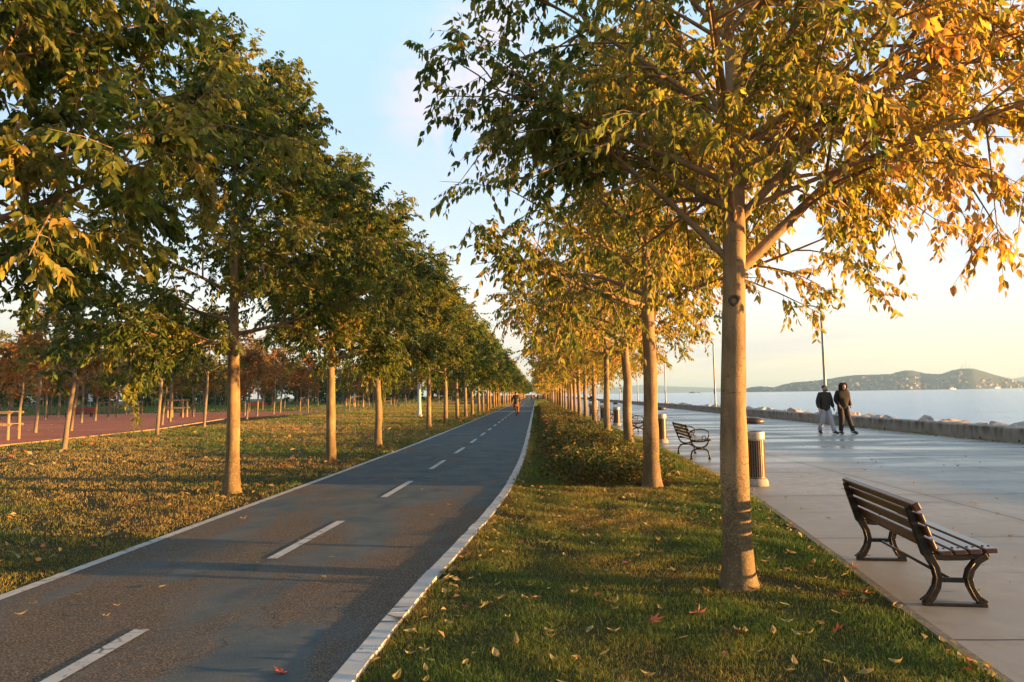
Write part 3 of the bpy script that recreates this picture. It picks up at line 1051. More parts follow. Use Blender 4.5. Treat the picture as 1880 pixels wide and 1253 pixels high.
while v < 330:
    make_tree('hackberry_tree', LEFT_FAR[rng.randrange(3)], M['bark'], M['leaf'], (-5.2 + rng.uniform(-0.12, 0.12), v, 0), rng.uniform(0, 6.28),
              'small distant green tree far along the park side of the path', 'tree', LG, scale=rng.uniform(0.93, 1.06))
    v += 5.5
for k in range(3):   # trees that close the view where the path ends
    make_tree('hackberry_tree', LEFT_FAR[k], M['bark'], M['leaf'], (-3.5 + 2.6 * k, 338 + 3 * k, 0), k, 'tree closing the view at the far end of the cycle path', 'tree', 'trees at the end of the path')

# young trees on and round the red plaza
YOUNG = [tree_meshes('young_tree', 100 + i, H=h, fork=f, Rmax=rm, tw=0.32, r0=0.085, n_limb=13, n_br=6, n_tw=5, n_leaf=8, leaf_len=0.17, leaf_w=0.8, hi=False, tint=0.3, tint_var=0.2,
                     lean=ln, el=(25, 68), wood='mid', twig=(0.25, 0.5), flare=0.5) for i, (h, f, rm, ln) in enumerate(((6.6, 2.5, 1.9, (0.05, 0)), (5.8, 2.2, 1.6, (0.09, 0.02)), (7.2, 2.7, 2.2, (0.02, 0))))]
AUT = [(0.28, 0.125, 0.04, 0.6), (0.10, 0.10, 0.022, 0.55), (0.28, 0.14, 0.035, 0.7), (0.06, 0.08, 0.02, 0.7), (0.32, 0.115, 0.04, 0.65), (0.18, 0.14, 0.035, 0.6), (0.34, 0.18, 0.035, 0.75)]
AUTN = ['rusty orange', 'olive green', 'brownish gold', 'dull green', 'orange red', 'brown green', 'tawny yellow']
plaza_spots = [(-26.1, 34.9, 0), (-15.6, 22.2, 1), (-33.7, 49.7, 2), (-36.0, 54.8, 5), (-38.9, 61.0, 6), (-41.6, 66.6, 3), (-17.0, 30.2, 3), (-24.0, 43.2, 1), (-26.9, 49.5, 5), (-18.8, 38.2, 1), (-22.9, 53.5, 4),
               (-44.1, 87.0, 3), (-39, 96, 1), (-57.9, 86.3, 0), (-58.4, 75.5, 4), (-58.5, 81.8, 0), (-25.3, 36.5, 0), (-25.3, 61.3, 4), (-26.7, 68.8, 4), (-39.3, 104.0, 3), (-36.6, 98.4, 1), (-28.2, 80.8, 1),
               (-34.5, 100.7, 2), (-39.7, 123.3, 3), (-26.3, 85.3, 3), (-24.0, 93.6, 4), (-20.0, 98.5, 3), (-17.5, 122.0, 4), (-31, 40, 4), (-29.5, 28.2, 0), (-36, 33, 0), (-21.5, 78, 5), (-44, 60, 0), (-50, 70, 0), (-46, 50, 4)]
where = ['with its trunk on the near edge of the red paving', 'leaning on the grass before the red paving', 'out on the red paving']
for i, (u, v, ci) in enumerate(plaza_spots):
    near_t = v < 45
    lab = (f'young {AUTN[ci]} tree ' + ('leaning on the lawn in front of the red plaza' if u > -19 else 'standing on the red plaza paving')) if near_t else f'young {AUTN[ci]} tree in the middle distance beyond the red plaza'
    make_tree('young_tree', YOUNG[i % 3], M['bark_thin'], M['leaf'], (u, v, 0), 0 if i == 1 else rng.uniform(-0.7, 0.7), lab, 'tree', f'{AUTN[ci]} young trees round the red plaza',
              color=AUT[ci], scale=rng.uniform(0.9, 1.12))
k = 0
while k < 120:
    v = rng.uniform(62, 190)
    u = rng.uniform(-1.05 * v, -15 - 0.02 * v)
    if u < -150 or (abs(u + 9.1) < 1 and abs(v - 53) < 2):
        continue
    ci = rng.choice((0, 1, 2, 3, 3, 3, 4, 5, 5))
    make_tree('young_tree', YOUNG[rng.randrange(3)], M['bark_thin'], M['leaf'], (u, v, 0), rng.uniform(0, 6.28), f'slender {AUTN[ci]} tree in the far part of the park', 'tree',
              f'{AUTN[ci]} trees in the far park', color=AUT[ci], scale=rng.uniform(0.9, 1.2))
    k += 1
DARK = [tree_meshes('woodland_tree', 120 + i, H=10.5 + i, fork=1.2, Rmax=3.6, tw=0.3, r0=0.2, n_limb=18, n_br=7, n_tw=5, n_leaf=6, leaf_len=0.5, leaf_w=0.7, hi=False, tint=0.05, tint_var=0.1,
                    el=(10, 60), wood='none', twig=(0.5, 0.9)) for i in range(2)]
k = 0
while k < 95:
    v = rng.uniform(135, 250)
    u = rng.uniform(-1.0 * v, -16)
    make_tree('woodland_tree', DARK[rng.randrange(2)], M['bark_thin'], M['leaf'], (u, v + 20, 0), rng.uniform(0, 6.28), 'dark green tree in the wood that closes off the park', 'tree',
              'dark trees closing off the park', scale=rng.uniform(0.55, 1.0))
    k += 1

# ------------------------------------------------------------------ grass and leaf litter


def grass(name, n, vr, ufun, h, wid, seed, keep=None, patch=1.0, dry0=0.35, power=1.0, edge=0.0):
    g = np.random.default_rng(seed)
    v = np.exp(g.uniform(np.log(vr[0]), np.log(vr[1]), n))
    lo, hi = ufun(v)
    u = lo + (hi - lo) * g.uniform(0, 1, n)
    thin = np.sin(u * 2.3 + 1.7 * np.sin(v * 1.1)) * np.sin(v * 1.9 + 1.3 * np.sin(u * 1.7)) + 0.6 * np.sin(u * 7 + v * 5.3)
    kk = g.uniform(0, 1, n) > np.clip(thin - 0.55, 0, 0.85)
    u, v = u[kk], v[kk]
    if keep is not None:
        k = keep(u, v)
        u, v = u[k], v[k]
    n = len(u)
    sc = np.clip(v / 7.0, 0.8, None) ** power
    # clumps of dry and green grass
    fld = np.zeros(n)
    for q in range(7):
        a, b, ph = g.uniform(-1, 1), g.uniform(-1, 1), g.uniform(0, 6.28)
        fr = patch * (0.6 + 0.75 * q)
        fld += np.sin((u * a * 1.3 + v * b) * fr + ph) / (1 + 0.25 * q) * 1.25
    dry = np.clip(dry0 + 0.13 * fld + 0.16 * g.normal(size=n) + edge * np.exp(-(u - np.interp(v, PR[0], PR[1]) - 0.15) / 0.22), 0, 1)
    tuft = np.clip(1 + 0.55 * np.sin(u * 5.1 + 2 * np.sin(v * 3.3)) * np.sin(v * 4.7 + 1.5 * np.sin(u * 2.9)) + 0.25 * g.normal(size=n), 0.35, 2.2)
    hh = tuft * h * sc ** 0.55 * g.uniform(0.55, 1.3, n) * (1 - 0.3 * dry)
    ww = wid * sc * g.uniform(0.7, 1.3, n)
    az = g.uniform(0, 2 * np.pi, n)
    wd = np.stack([np.cos(az), np.sin(az), np.zeros(n)], 1)
    bend = unit(np.stack([g.normal(size=n), g.normal(size=n), np.zeros(n)], 1)) * (hh * g.uniform(0.2, 1.1, n))[:, None]
    base = np.stack([u, v, np.full(n, -0.004)], 1)
    mid = base + bend * 0.32 + np.array([0, 0, 1.0]) * (hh * 0.6)[:, None]
    tip = base + bend + np.array([0, 0, 1.0]) * hh[:, None]
    vt = np.stack([base - wd * ww[:, None] / 2, base + wd * ww[:, None] / 2, mid - wd * ww[:, None] * 0.38, mid + wd * ww[:, None] * 0.38, tip], 1)
    b = np.arange(n)[:, None] * 5
    me = np_mesh(name, vt.reshape(-1, 3), [b + np.array([[0, 1, 3, 2]]), b + np.array([[2, 3, 4]])],
                 attrs={'tint': np.repeat(dry, 5), 'rnd': np.repeat(g.uniform(0, 1, n), 5)})
    o = link(name, me, M['grass'])
    o.color = (0, 0, 0, 0)
    return o


def around_trunks(u, v, spots, r):
    k = np.ones(len(u), bool)
    for a, b in spots:
        k &= (u - a) ** 2 + (v - b) ** 2 > r * r
    return k


o = grass('lawn_grass', 270000, (3.0, 26.0), lambda v: (np.interp(v, PR[0], PR[1]) + 0.13 + 0.04 * np.sin(v * 9.0) * np.sin(v * 3.7 + 1), np.interp(v, PE[0], PE[1]) - 0.03), 0.041, 0.0042, 1,
          keep=lambda u, v: around_trunks(u, v, [(1.61, 5.81)], 0.16) & around_trunks(u, v, right_spots, 0.3), dry0=0.36, patch=1.3, edge=0.45)
tag(o, 'short green grass of the lawn between the cycle path and the promenade', 'grass', kind='stuff')
o = grass('lawn_grass', 300000, (3.5, 120.0), lambda v: (np.maximum(-19.4 - 0.02 * v, -1.1 * v - 4), np.interp(v, PL[0], PL[1]) - 0.13), 0.037, 0.0055, 2,
          keep=lambda u, v: around_trunks(u, v, left_spots[1:4], 0.22) & ((u > -19.3 - np.maximum(0, v - 24) * 0.16)), dry0=0.60, patch=0.7, power=0.9)
tag(o, 'dry golden and green grass of the park lawn beside the cycle path', 'grass', kind='stuff')
o = grass('lawn_grass', 45000, (26.0, 200.0), lambda v: (np.interp(v, PR[0], PR[1]) + 0.15, np.interp(v, PE[0], PE[1]) - 0.03), 0.045, 0.0045, 3, dry0=0.35, power=0.8)
tag(o, 'far strip of grass between the cycle path and the promenade', 'grass', kind='stuff')
o = grass('lawn_grass', 60000, (60.0, 240.0), lambda v: (-1.1 * v, -17 - 0.03 * v), 0.06, 0.006, 4, dry0=0.3, power=0.9,
          keep=lambda u, v: ~((u > -62) & (u < -24) & (v < 84)))
tag(o, 'grass of the far park beyond the red plaza', 'grass', kind='stuff')

# fallen leaves: shared shapes


def oval_leaf(name, curl, seed):
    g = np.random.default_rng(seed)
    pts, fs = [], []
    k = 7
    for i in range(k):
        s = i / (k - 1)
        wd = 0.24 * math.sin(math.pi * min(1, s * 1.02 + 0.0)) ** 0.8 * (1 - 0.35 * s)
        z = curl * (s - 0.45) ** 2 * 1.5 + 0.03
        for sgn in (-1, 0, 1):
            pts.append((s - 0.5, sgn * wd, z + abs(sgn) * wd * (0.35 + 0.4 * curl) + g.normal(0, 0.01)))
    for i in range(k - 1):
        for j in range(2):
            a = i * 3 + j
            fs.append((a, a + 1, a + 4, a + 3))
    return pts, fs


def plane_leaf(curl, seed):
    g = np.random.default_rng(seed)
    tips = [(-150, 0.42), (-100, 0.62), (-48, 0.95), (0, 1.1), (48, 0.95), (100, 0.62), (150, 0.42)]
    ring = []
    for i, (a, r) in enumerate(tips):
        ring.append((a - 12, r * 0.62))
        ring.append((a, r))
        ring.append((a + 12, r * 0.62))
        if i < len(tips) - 1:
            ring.append(((a + tips[i + 1][0]) / 2, 0.34))
    pts = [(0, 0, 0.05)]
    for a, r in ring:
        x, y = r * math.sin(R(a)) * 0.5, r * math.cos(R(a)) * 0.5
        pts.append((x, y, 0.04 + curl * (x * x * 1.6 + y * y * 0.8) + g.normal(0, 0.03) * r))
    fs = [(0, i, i + 1) for i in range(1, len(ring))]
    n0 = len(pts)
    pts += [(-0.012, 0, 0.05), (0.012, 0, 0.05), (0.03, -0.62, 0.10), (0.01, -0.62, 0.12)]
    fs.append((n0, n0 + 1, n0 + 2, n0 + 3))
    return pts, fs


def leaf_shape_mesh(name, pf, tint, rnd):
    me = bpy.data.meshes.new(name)
    me.from_pydata(pf[0], [], pf[1])
    for key, val in (('tint', tint), ('rnd', rnd)):
        a = me.attributes.new(key, 'FLOAT', 'POINT')
        a.data.foreach_set('value', np.full(len(pf[0]), val, np.float32))
    me.materials.append(M['dead_leaf'])
    return me


OVAL = [leaf_shape_mesh('oval_leaf', oval_leaf('x', c_, s_), t_, r_) for s_, (c_, t_, r_) in enumerate(((0.2, 0.05, 0.6), (0.7, 0.2, 0.7), (1.1, 0.34, 0.5), (0.4, 0.45, 0.4), (0.9, 0.12, 0.3)))]
PLANE = [leaf_shape_mesh('lobed_leaf', plane_leaf(c_, s_), t_, r_) for s_, (c_, t_, r_) in enumerate(((0.5, 0.62, 0.5), (1.0, 0.72, 0.6), (0.3, 0.88, 0.5), (0.8, 1.0, 0.4)))]
PN = ['tan brown', 'orange brown', 'rusty red', 'dark red']
FG = 'fallen leaves'


def drop(me, u, v, size, label, cat='leaf', z=0.03, tilt=0.3, group=None):
    o = link('fallen_leaf', me, None, None, (u, v, z))
    o.rotation_euler = (rng.uniform(-tilt, tilt), rng.uniform(-tilt, tilt), rng.uniform(0, 6.28))
    o.scale = (size,) * 3
    o.color = (0, 0, 0, 0)
    tag(o, label, cat, group)
    return o


special = [(2, 0.78, 4.87, 0.17, 'large upright rusty red lobed leaf on the grass, biggest of the lawn'), (1, 1.12, 5.03, 0.14, 'orange brown lobed leaf with a long stalk before the big trunk'),
           (2, 1.32, 5.56, 0.13, 'bright red lobed leaf beside the foot of the big trunk'), (3, 1.92, 4.65, 0.13, 'dark red lobed leaf on the grass between trunk and bench'),
           (2, -1.51, 4.03, 0.15, 'red lobed leaf lying on the bare asphalt of the cycle path'), (2, 0.81, 6.51, 0.12, 'red lobed leaf in the grass, level with the big trunk'),
           (1, 2.76, 6.27, 0.13, 'orange red leaf caught at the stone edge behind the slatted bench'), (0, 3.15, 6.75, 0.12, 'tan lobed leaf lying on the concrete under the slatted bench'),
           (3, 1.30, 4.62, 0.11, 'small dark red leaf next to two yellow ones on the grass'), (1, 2.5, 5.5, 0.12, 'curled tan orange leaf on the grass behind the bench')]
for (k, u, v, s_, lab) in special:
    o = drop(PLANE[k], u, v, s_, lab, z=0.035 if pr(v) < u < pe(v) else 0.022, tilt=0.45)
for i in range(225):
    v = math.exp(rng.uniform(math.log(3.6), math.log(11.5)))
    u = pr(v) + 0.2 + (pe(v) - pr(v) - 0.25) * rng.random()
    if rng.random() < 0.72:
        drop(OVAL[rng.randrange(5)], u, v, rng.uniform(0.06, 0.11), 'narrow yellowish fallen leaf on the lawn between cycle path and promenade', z=0.036, group='narrow yellow fallen leaves on the promenade-side lawn')
    else:
        k = rng.randrange(4)
        drop(PLANE[k], u, v, rng.uniform(0.06, 0.11), f'small {PN[k]} lobed leaf on the lawn between cycle path and promenade', z=0.034, group=f'{PN[k]} lobed leaves on the promenade-side lawn')
for i in range(34):
    v = math.exp(rng.uniform(math.log(5.0), math.log(16)))
    u = pl(v) + 0.2 + (pr(v) - pl(v) - 0.3) * rng.random()
    drop(OVAL[rng.randrange(5)], u, v, rng.uniform(0.05, 0.09), 'yellowish fallen leaf lying on the asphalt of the cycle path', z=0.018, tilt=0.1, group='fallen leaves on the cycle path')
for i in range(42):
    v = math.exp(rng.uniform(math.log(5.2), math.log(16)))
    u = pe(v) + 0.1 + 5.0 * rng.random()
    drop(OVAL[rng.randrange(5)], u, v, rng.uniform(0.06, 0.1), 'dry brown fallen leaf lying on the concrete promenade', z=0.02, tilt=0.1, group='fallen leaves on the promenade')


def litter(name, label, pts, seed, size=(0.06, 0.11), tints=(0.2, 0.25), lift=0.05, gmax=4.0, tilt=0.5):
    g = np.random.default_rng(seed)
    pts = np.array(pts)
    n = len(pts)
    d = np.linalg.norm(pts, axis=1)
    s_ = g.uniform(size[0], size[1], n) * np.clip(d / 14, 1, gmax)
    nrm = unit(np.stack([g.normal(0, tilt, n), g.normal(0, tilt, n), np.ones(n)], 1))
    ax = unit(np.cross(nrm, g.normal(size=(n, 3))))
    bx = np.cross(nrm, ax)
    base = np.stack([pts[:, 0], pts[:, 1], np.full(n, lift)], 1)
    vt = np.stack([base - ax * s_[:, None] * 0.5, base + bx * s_[:, None] * 0.28 + nrm * 0.012, base + ax * s_[:, None] * 0.5, base - bx * s_[:, None] * 0.28 + nrm * 0.012], 1)
    t_ = np.clip(g.normal(tints[0], tints[1], n), 0, 1)
    me = np_mesh(name, vt.reshape(-1, 3), [np.arange(n)[:, None] * 4 + np.array([[0, 1, 2, 3]])], attrs={'tint': np.repeat(t_, 4), 'rnd': np.repeat(g.uniform(0, 1, n), 4)})
    o = link(name, me, M['dead_leaf'])
    o.color = (0, 0, 0, 0)
    return tag(o, label, 'leaf litter', kind='stuff')


pts = []
for i in range(700):
    v = math.exp(rng.uniform(math.log(8), math.log(40)))
    pts.append((pr(v) + 0.2 + (pe(v) - pr(v) - 0.25) * rng.random(), v))
for i in range(130):
    v = math.exp(rng.uniform(math.log(4), math.log(26)))
    pts.append((pr(v) + 0.16 + abs(rng.gauss(0, 0.16)), v))
for i in range(90):
    v = math.exp(rng.uniform(math.log(4), math.log(24)))
    pts.append((pe(v) - 0.02 - abs(rng.gauss(0, 0.14)), v))
litter('leaf_litter', 'yellow leaf litter on the lawn towards the shrub bed', pts, 5, lift=0.04, gmax=1.2, size=(0.04, 0.085), tints=(0.42, 0.3))
pts = []
for i in range(2600):
    v = math.exp(rng.uniform(math.log(6), math.log(75)))
    u = pl(v) - 0.3 - (13 if v > 16 else 0.8 * v) * rng.random()
    if 0.5 + 0.5 * math.sin(u * 0.5 + v * 0.21) + rng.random() > 0.75:
        pts.append((u, v))
litter('leaf_litter', 'red and orange leaf litter on the park lawn', pts, 6, size=(0.06, 0.12), lift=0.055, tints=(0.62, 0.25), gmax=3)
pts = [(rng.uniform(-60, -19.5), rng.uniform(20, 84)) for i in range(1200)]
litter('leaf_litter', 'fallen leaves scattered over the red plaza', pts, 7, size=(0.08, 0.14), lift=0.025, tints=(0.4, 0.25), gmax=1.6, tilt=0.15)
pts = [(13.72 - abs(rng.gauss(0, 0.14)), rng.uniform(14, 60)) for i in range(1700)]
litter('leaf_litter', 'band of yellow leaf litter along the foot of the parapet', pts, 8, size=(0.05, 0.09), lift=0.03, tints=(0.25, 0.15), gmax=1.4)
pts = [(3.8 + 9.5 * rng.random() ** 1.3, 4.5 + 30 * rng.random() ** 1.5) for i in range(420)]
litter('leaf_litter', 'crumbs of dead leaf and twig strewn over the promenade concrete', pts, 12, size=(0.012, 0.04), lift=0.02, tints=(0.55, 0.2), gmax=1.3, tilt=0.1)
pts = [(0.4 + 2.2 * rng.random(), 12.0 + 8 * rng.random() ** 1.6) for i in range(800)]
litter('leaf_litter', 'russet leaf litter on the soil of the shrub bed', pts, 9, size=(0.06, 0.11), lift=0.05, tints=(0.75, 0.2), gmax=1.5)

# ------------------------------------------------------------------ shrub bed


def shrub_mesh(seed, n, r, h, ll):
    g = np.random.default_rng(seed)
    a = g.uniform(0, 2 * np.pi, n)
    q = np.sqrt(g.uniform(0, 1, n))
    lump = 1 + 0.22 * np.sin(3 * a + g.uniform(0, 6)) + 0.15 * np.sin(5 * a + g.uniform(0, 6))
    x, y = r * q * lump * np.cos(a), r * q * lump * np.sin(a)
    zt = h * np.sqrt(np.clip(1 - q ** 2.4, 0.02, 1)) * (1 + 0.25 * np.sin(x * 9 + 1) * np.sin(y * 8))
    z = zt * (1 - 0.75 * g.uniform(0, 1, n) ** 1.7) + 0.02 + 0.16 * g.uniform(0, 1, n) * (g.uniform(0, 1, n) > 0.93)
    p = np.stack([x, y, z], 1)
    d = unit(np.stack([x, y, z * 0.6], 1) + g.normal(0, 0.35, (n, 3)))
    wv = unit(np.cross(d, g.normal(size=(n, 3))))
    s_ = ll * g.uniform(0.6, 1.25, n)
    vt = np.stack([p - d * s_[:, None] * 0.5, p - wv * s_[:, None] * 0.34, p + d * s_[:, None] * 0.5, p + wv * s_[:, None] * 0.34], 1)
    t_ = np.clip(0.40 + 0.30 * g.normal(size=n), 0, 1)
    return np_mesh('shrub_foliage', vt.reshape(-1, 3), [np.arange(n)[:, None] * 4 + np.array([[0, 1, 2, 3]])], attrs={'tint': np.repeat(t_, 4), 'rnd': np.repeat(g.uniform(0, 1, n), 4)})


SH = [shrub_mesh(i, 1500, 0.62, 0.50, 0.062) for i in range(3)]
mb = MB()
for k in range(9):
    a = k * 0.7
    mb.tube([(0, 0, -0.02), (0.10 * math.cos(a), 0.10 * math.sin(a), 0.16), (0.26 * math.cos(a), 0.26 * math.sin(a), 0.36)], [0.008, 0.006, 0.003], 5)
stem_me = mb.mesh('shrub_stem')
stem_me.materials.append(M['bark_thin'])
v = 12.75
row = 0
while v < 90:
    for k in range(3):
        u = 0.72 + 0.60 * k + rng.uniform(-0.14, 0.14)
        y = v + rng.uniform(-0.22, 0.22)
        if any(math.hypot(u - a, y - b) < 0.34 for a, b in right_spots):
            continue
        if rng.random() < 0.24 and v < 40:
            continue
        r = empty('garden_shrub', (u, y, 0), rng.uniform(0, 6.28))
        q_ = rng.uniform(0.75, 1.08)
        r.scale = (q_, q_ * rng.uniform(0.85, 1.15), rng.uniform(0.6, 1.1))
        link('stem', stem_me, None, r)
        f_ = link('foliage', SH[rng.randrange(3)], M['shrub_leaf'], r)
        f_.color = (0, 0, 0, 0)
        tag(r, 'low leafy shrub massed with others in the bed between path and promenade', 'shrub', 'shrubs in the planted bed')
        if row == 18 and k == 0:
            tag(r, 'low shrub carrying the only red rose of the bed', 'shrub', 'shrubs in the planted bed')
            MB().blob((-0.32, -0.38, 0.56), (0.075, 0.075, 0.065), 10, 7).build('rose_bloom', M['rose'], r, True)
            r.rotation_euler = (0, 0, 0)
            r.scale = (1, 1, 1)
    v += 0.8 if v < 40 else 1.1
    row += 1
# grass tufts round the foot of the big tree
r_ = np.random.default_rng(77)

# ------------------------------------------------------------------ benches


def slat_bench(loc, rz, label, group):
    """slatted bench on two cast iron side frames; local +y is the front"""
    b = empty('park_bench', loc, rz)
    hx = 0.69
    L = 1.56
    for sx in (-1, 1):
        x0, x1 = sx * hx - 0.022, sx * hx + 0.022
        f = MB()
        f.ribbon([(-0.215, 0.012), (0.0, 0.012), (0.215, 0.012)], 0.026, x0 - 0.008, x1 + 0.008)
        f.ribbon([(-0.205, 0.02), (-0.155, 0.06), (-0.115, 0.13), (-0.10, 0.20), (-0.115, 0.28), (-0.15, 0.345), (-0.175, 0.38), (-0.20, 0.46), (-0.235, 0.56), (-0.268, 0.66), (-0.285, 0.715)],
                 [0.06, 0.052, 0.046, 0.044, 0.046, 0.055, 0.07, 0.065, 0.055, 0.046, 0.036], x0, x1)
        f.ribbon([(0.205, 0.02), (0.155, 0.06), (0.118, 0.13), (0.105, 0.20), (0.125, 0.27), (0.17, 0.33), (0.235, 0.368)], [0.06, 0.052, 0.046, 0.044, 0.05, 0.055, 0.05], x0, x1)
        f.ribbon([(-0.17, 0.358), (-0.05, 0.345), (0.08, 0.348), (0.25, 0.374)], [0.05, 0.04, 0.038, 0.034], x0 + 0.002, x1 - 0.002)
        f.box((sx * hx, 0.0, 0.185), (0.026, 0.21, 0.034))
        f.build('side_frame', M['iron'], b, bevel=0.005)
        for s2, pts in ((-1, [(-0.226, 0.03), (-0.178, 0.07), (-0.139, 0.135), (-0.124, 0.20), (-0.139, 0.275), (-0.172, 0.335)]), (1, [(0.143, 0.04), (0.118, 0.09), (0.094, 0.145), (0.082, 0.20), (0.098, 0.262), (0.14, 0.315)])):
            for xx in (x0 - 0.003, x1 + 0.003):
                MB().tube([(xx, p[0], p[1]) for p in pts], 0.0065, 6).build('frame_rib', M['iron'], b, True)
    MB().tube([(-hx, 0.0, 0.18), (hx, 0.0, 0.18)], 0.012, 8).build('stretcher', M['iron'], b, True)
    # seat slats
    for k, yy in enumerate((-0.075, 0.025, 0.125, 0.232)):
        zz = 0.392 + 0.008 * k
        s_ = MB().box((0, yy, zz), (L, 0.086, 0.034), Matrix.Rotation(0.05, 3, 'X'), 0.007).build('seat_slat', M['slat'], b)
        for sx in (-1, 1):
            for dy in (-0.02, 0.02):
                MB().lathe([(0.009, 0.0), (0.009, 0.004), (0.006, 0.006)], 10, (sx * hx, yy + dy, zz + 0.0165)).build('bolt_head', M['iron'], s_)
    # back slats follow the reclining uprights
    for k, (yy, zz, hh, tk) in enumerate(((-0.155, 0.452, 0.082, 0.03), (-0.187, 0.548, 0.082, 0.03), (-0.218, 0.640, 0.074, 0.03), (-0.252, 0.722, 0.062, 0.052))):
        MB().box((0, yy, zz), (L, tk, hh), Matrix.Rotation(0.33 if k < 3 else 0.42, 3, 'X'), 0.008).build('back_slat', M['slat'], b)
    tag(b, label, 'bench', group)
    return b


def arc(cx, cz, r, a0, a1, n=12):
    return [(cx + r * math.cos(R(a0 + (a1 - a0) * i / n)), cz + r * math.sin(R(a0 + (a1 - a0) * i / n))) for i in range(n + 1)]


def scroll_bench(loc, rz, label, group):
    b = empty('park_bench', loc, rz)
    hx, L = 0.80, 1.72
    for sx in (-1, 1):
        X = sx * hx
        f = MB()
        tb = lambda pts, r: f.tube([(X, p[0], p[1]) for p in pts], r, 7)
        tb([(-0.215, 0.0), (-0.21, 0.10), (-0.195, 0.17), (-0.15, 0.225), (-0.08, 0.245), (0.0, 0.25), (0.08, 0.245), (0.15, 0.225), (0.195, 0.17), (0.21, 0.10), (0.215, 0.0)], 0.021)
        tb([(-0.20, 0.44), (-0.185, 0.38), (-0.14, 0.315), (-0.07, 0.275), (0.0, 0.265), (0.07, 0.275), (0.14, 0.315), (0.185, 0.37), (0.215, 0.44)], 0.021)
        tb([(-0.20, 0.43), (-0.24, 0.54), (-0.285, 0.66), (-0.325, 0.78), (-0.345, 0.815)], [0.022, 0.02, 0.019, 0.018, 0.022])
        tb([(-0.21, 0.43), (-0.08, 0.415), (0.08, 0.42), (0.24, 0.455), (0.27, 0.45)], 0.019)
        tb([(-0.275, 0.615), (-0.20, 0.665), (-0.10, 0.70), (0.02, 0.71), (0.13, 0.695), (0.205, 0.65), (0.225, 0.585), (0.20, 0.52), (0.165, 0.465)], 0.015)
        tb(arc(0.10, 0.505, 0.045, -60, 260), 0.012)
        tb(arc(-0.19, 0.60, 0.05, -30, 250), 0.012)
        f.box((X, 0, 0.257), (0.05, 0.13, 0.06), None, 0.012)
        for yy in (-0.215, 0.215):
            f.box((X, yy, 0.014), (0.05, 0.07, 0.028), None, 0.008)
        f.build('side_frame', M['iron'], b, True)
    MB().tube([(-hx, 0, 0.257), (hx, 0, 0.257)], 0.012, 8).build('stretcher', M['iron'], b, True)
    for k in range(5):
        yy = -0.125 + 0.082 * k
        MB().box((0, yy, 0.452 + 0.004 * k), (L, 0.066, 0.03), Matrix.Rotation(0.06, 3, 'X'), 0.006).build('seat_slat', M['slat'], b)
    for k in range(4):
        MB().box((0, -0.205 - 0.034 * k, 0.535 + 0.083 * k), (L, 0.026, 0.068), Matrix.Rotation(0.38, 3, 'X'), 0.006).build('back_slat', M['slat'], b)
    tag(b, label, 'bench', group)
    return b


BG = 'benches along the promenade'
slat_bench((3.11, 5.93, 0.014), R(-90 - 6.3), 'brown slatted bench without armrests on black iron legs, beside the lawn edge', None)
sb = scroll_bench((3.87, 17.27, 0.014), R(-91), 'scroll-armed iron bench with wooden slats, standing alone past the first bin', BG)
for (u, v, lab) in ((3.9, 27.4, 'scroll-armed bench half hidden behind the leaning trunk, before a bin'), (3.95, 38.2, 'scroll-armed bench seen between two trunks beyond the second lidded bin'),
                    (3.95, 47.3, 'scroll-armed bench far off by the bending person')):
    c = copy_tree(sb)
    c.location = (u, v, 0.014)
    tag(c, lab)

# ------------------------------------------------------------------ bins


def litter_bin(loc, label):
    b = empty('litter_bin', loc)
    MB().lathe([(0.20, 0.0), (0.205, 0.02), (0.20, 0.07), (0.178, 0.11), (0.165, 0.125)], 28).build('base', M['bin_stone'], b, True)
    MB().lathe([(0.142, 0.12), (0.142, 0.76)], 24).build('liner', M['bin_dark'], b, True)
    MB().lathe([(0.160, 0.125), (0.163, 0.13), (0.163, 0.15), (0.160, 0.155)], 28).build('lower_ring', M['bin_bar'], b, True)
    bars = MB()
    for k in range(26):
        a = 2 * math.pi * k / 26
        m = Matrix.Rotation(a, 3, 'Z')
        bars.box(m @ Vector((0.155, 0, 0.455)), (0.012, 0.022, 0.62), m)
    bars.build('bar', M['bin_bar'], b)
    MB().lathe([(0.150, 0.755), (0.168, 0.76), (0.170, 0.80), (0.170, 0.865), (0.172, 0.885), (0.166, 0.905), (0.148, 0.912), (0.135, 0.905), (0.13, 0.80)], 32, closed=False).build('top_ring', M['bin_metal'], b, True)
    lid = MB().lathe([(0.0, 1.035), (0.10, 1.035), (0.155, 1.04), (0.172, 1.06), (0.174, 1.085), (0.160, 1.115), (0.12, 1.14), (0.06, 1.15), (0.0, 1.152)], 32, closed=False).build('lid', M['bin_lid'], b, True)
    MB().tube([(-0.148, 0.03, 0.86), (-0.15, 0.03, 0.98), (-0.14, 0.03, 1.045)], 0.011, 8).build('lid_bracket', M['bin_bar'], b, True)
    tag(b, label, 'bin', 'litter bins along the promenade')
    return b


bn = litter_bin((3.69, 11.84, 0.014), 'litter bin with dark bars, pale ring and domed lid beside the big trunk')
for (u, v, lab) in ((3.95, 22.0, 'litter bin almost hidden behind the second golden tree'), (3.98, 34.3, 'wide-looking litter bin standing clear between two leaning trunks'),
                    (3.95, 41.0, 'litter bin whose pale ring peeps past the fourth trunk'), (3.95, 49.5, 'small far litter bin near the bending person')):
    c = copy_tree(bn)
    c.location = (u, v, 0.014)
    tag(c, lab)

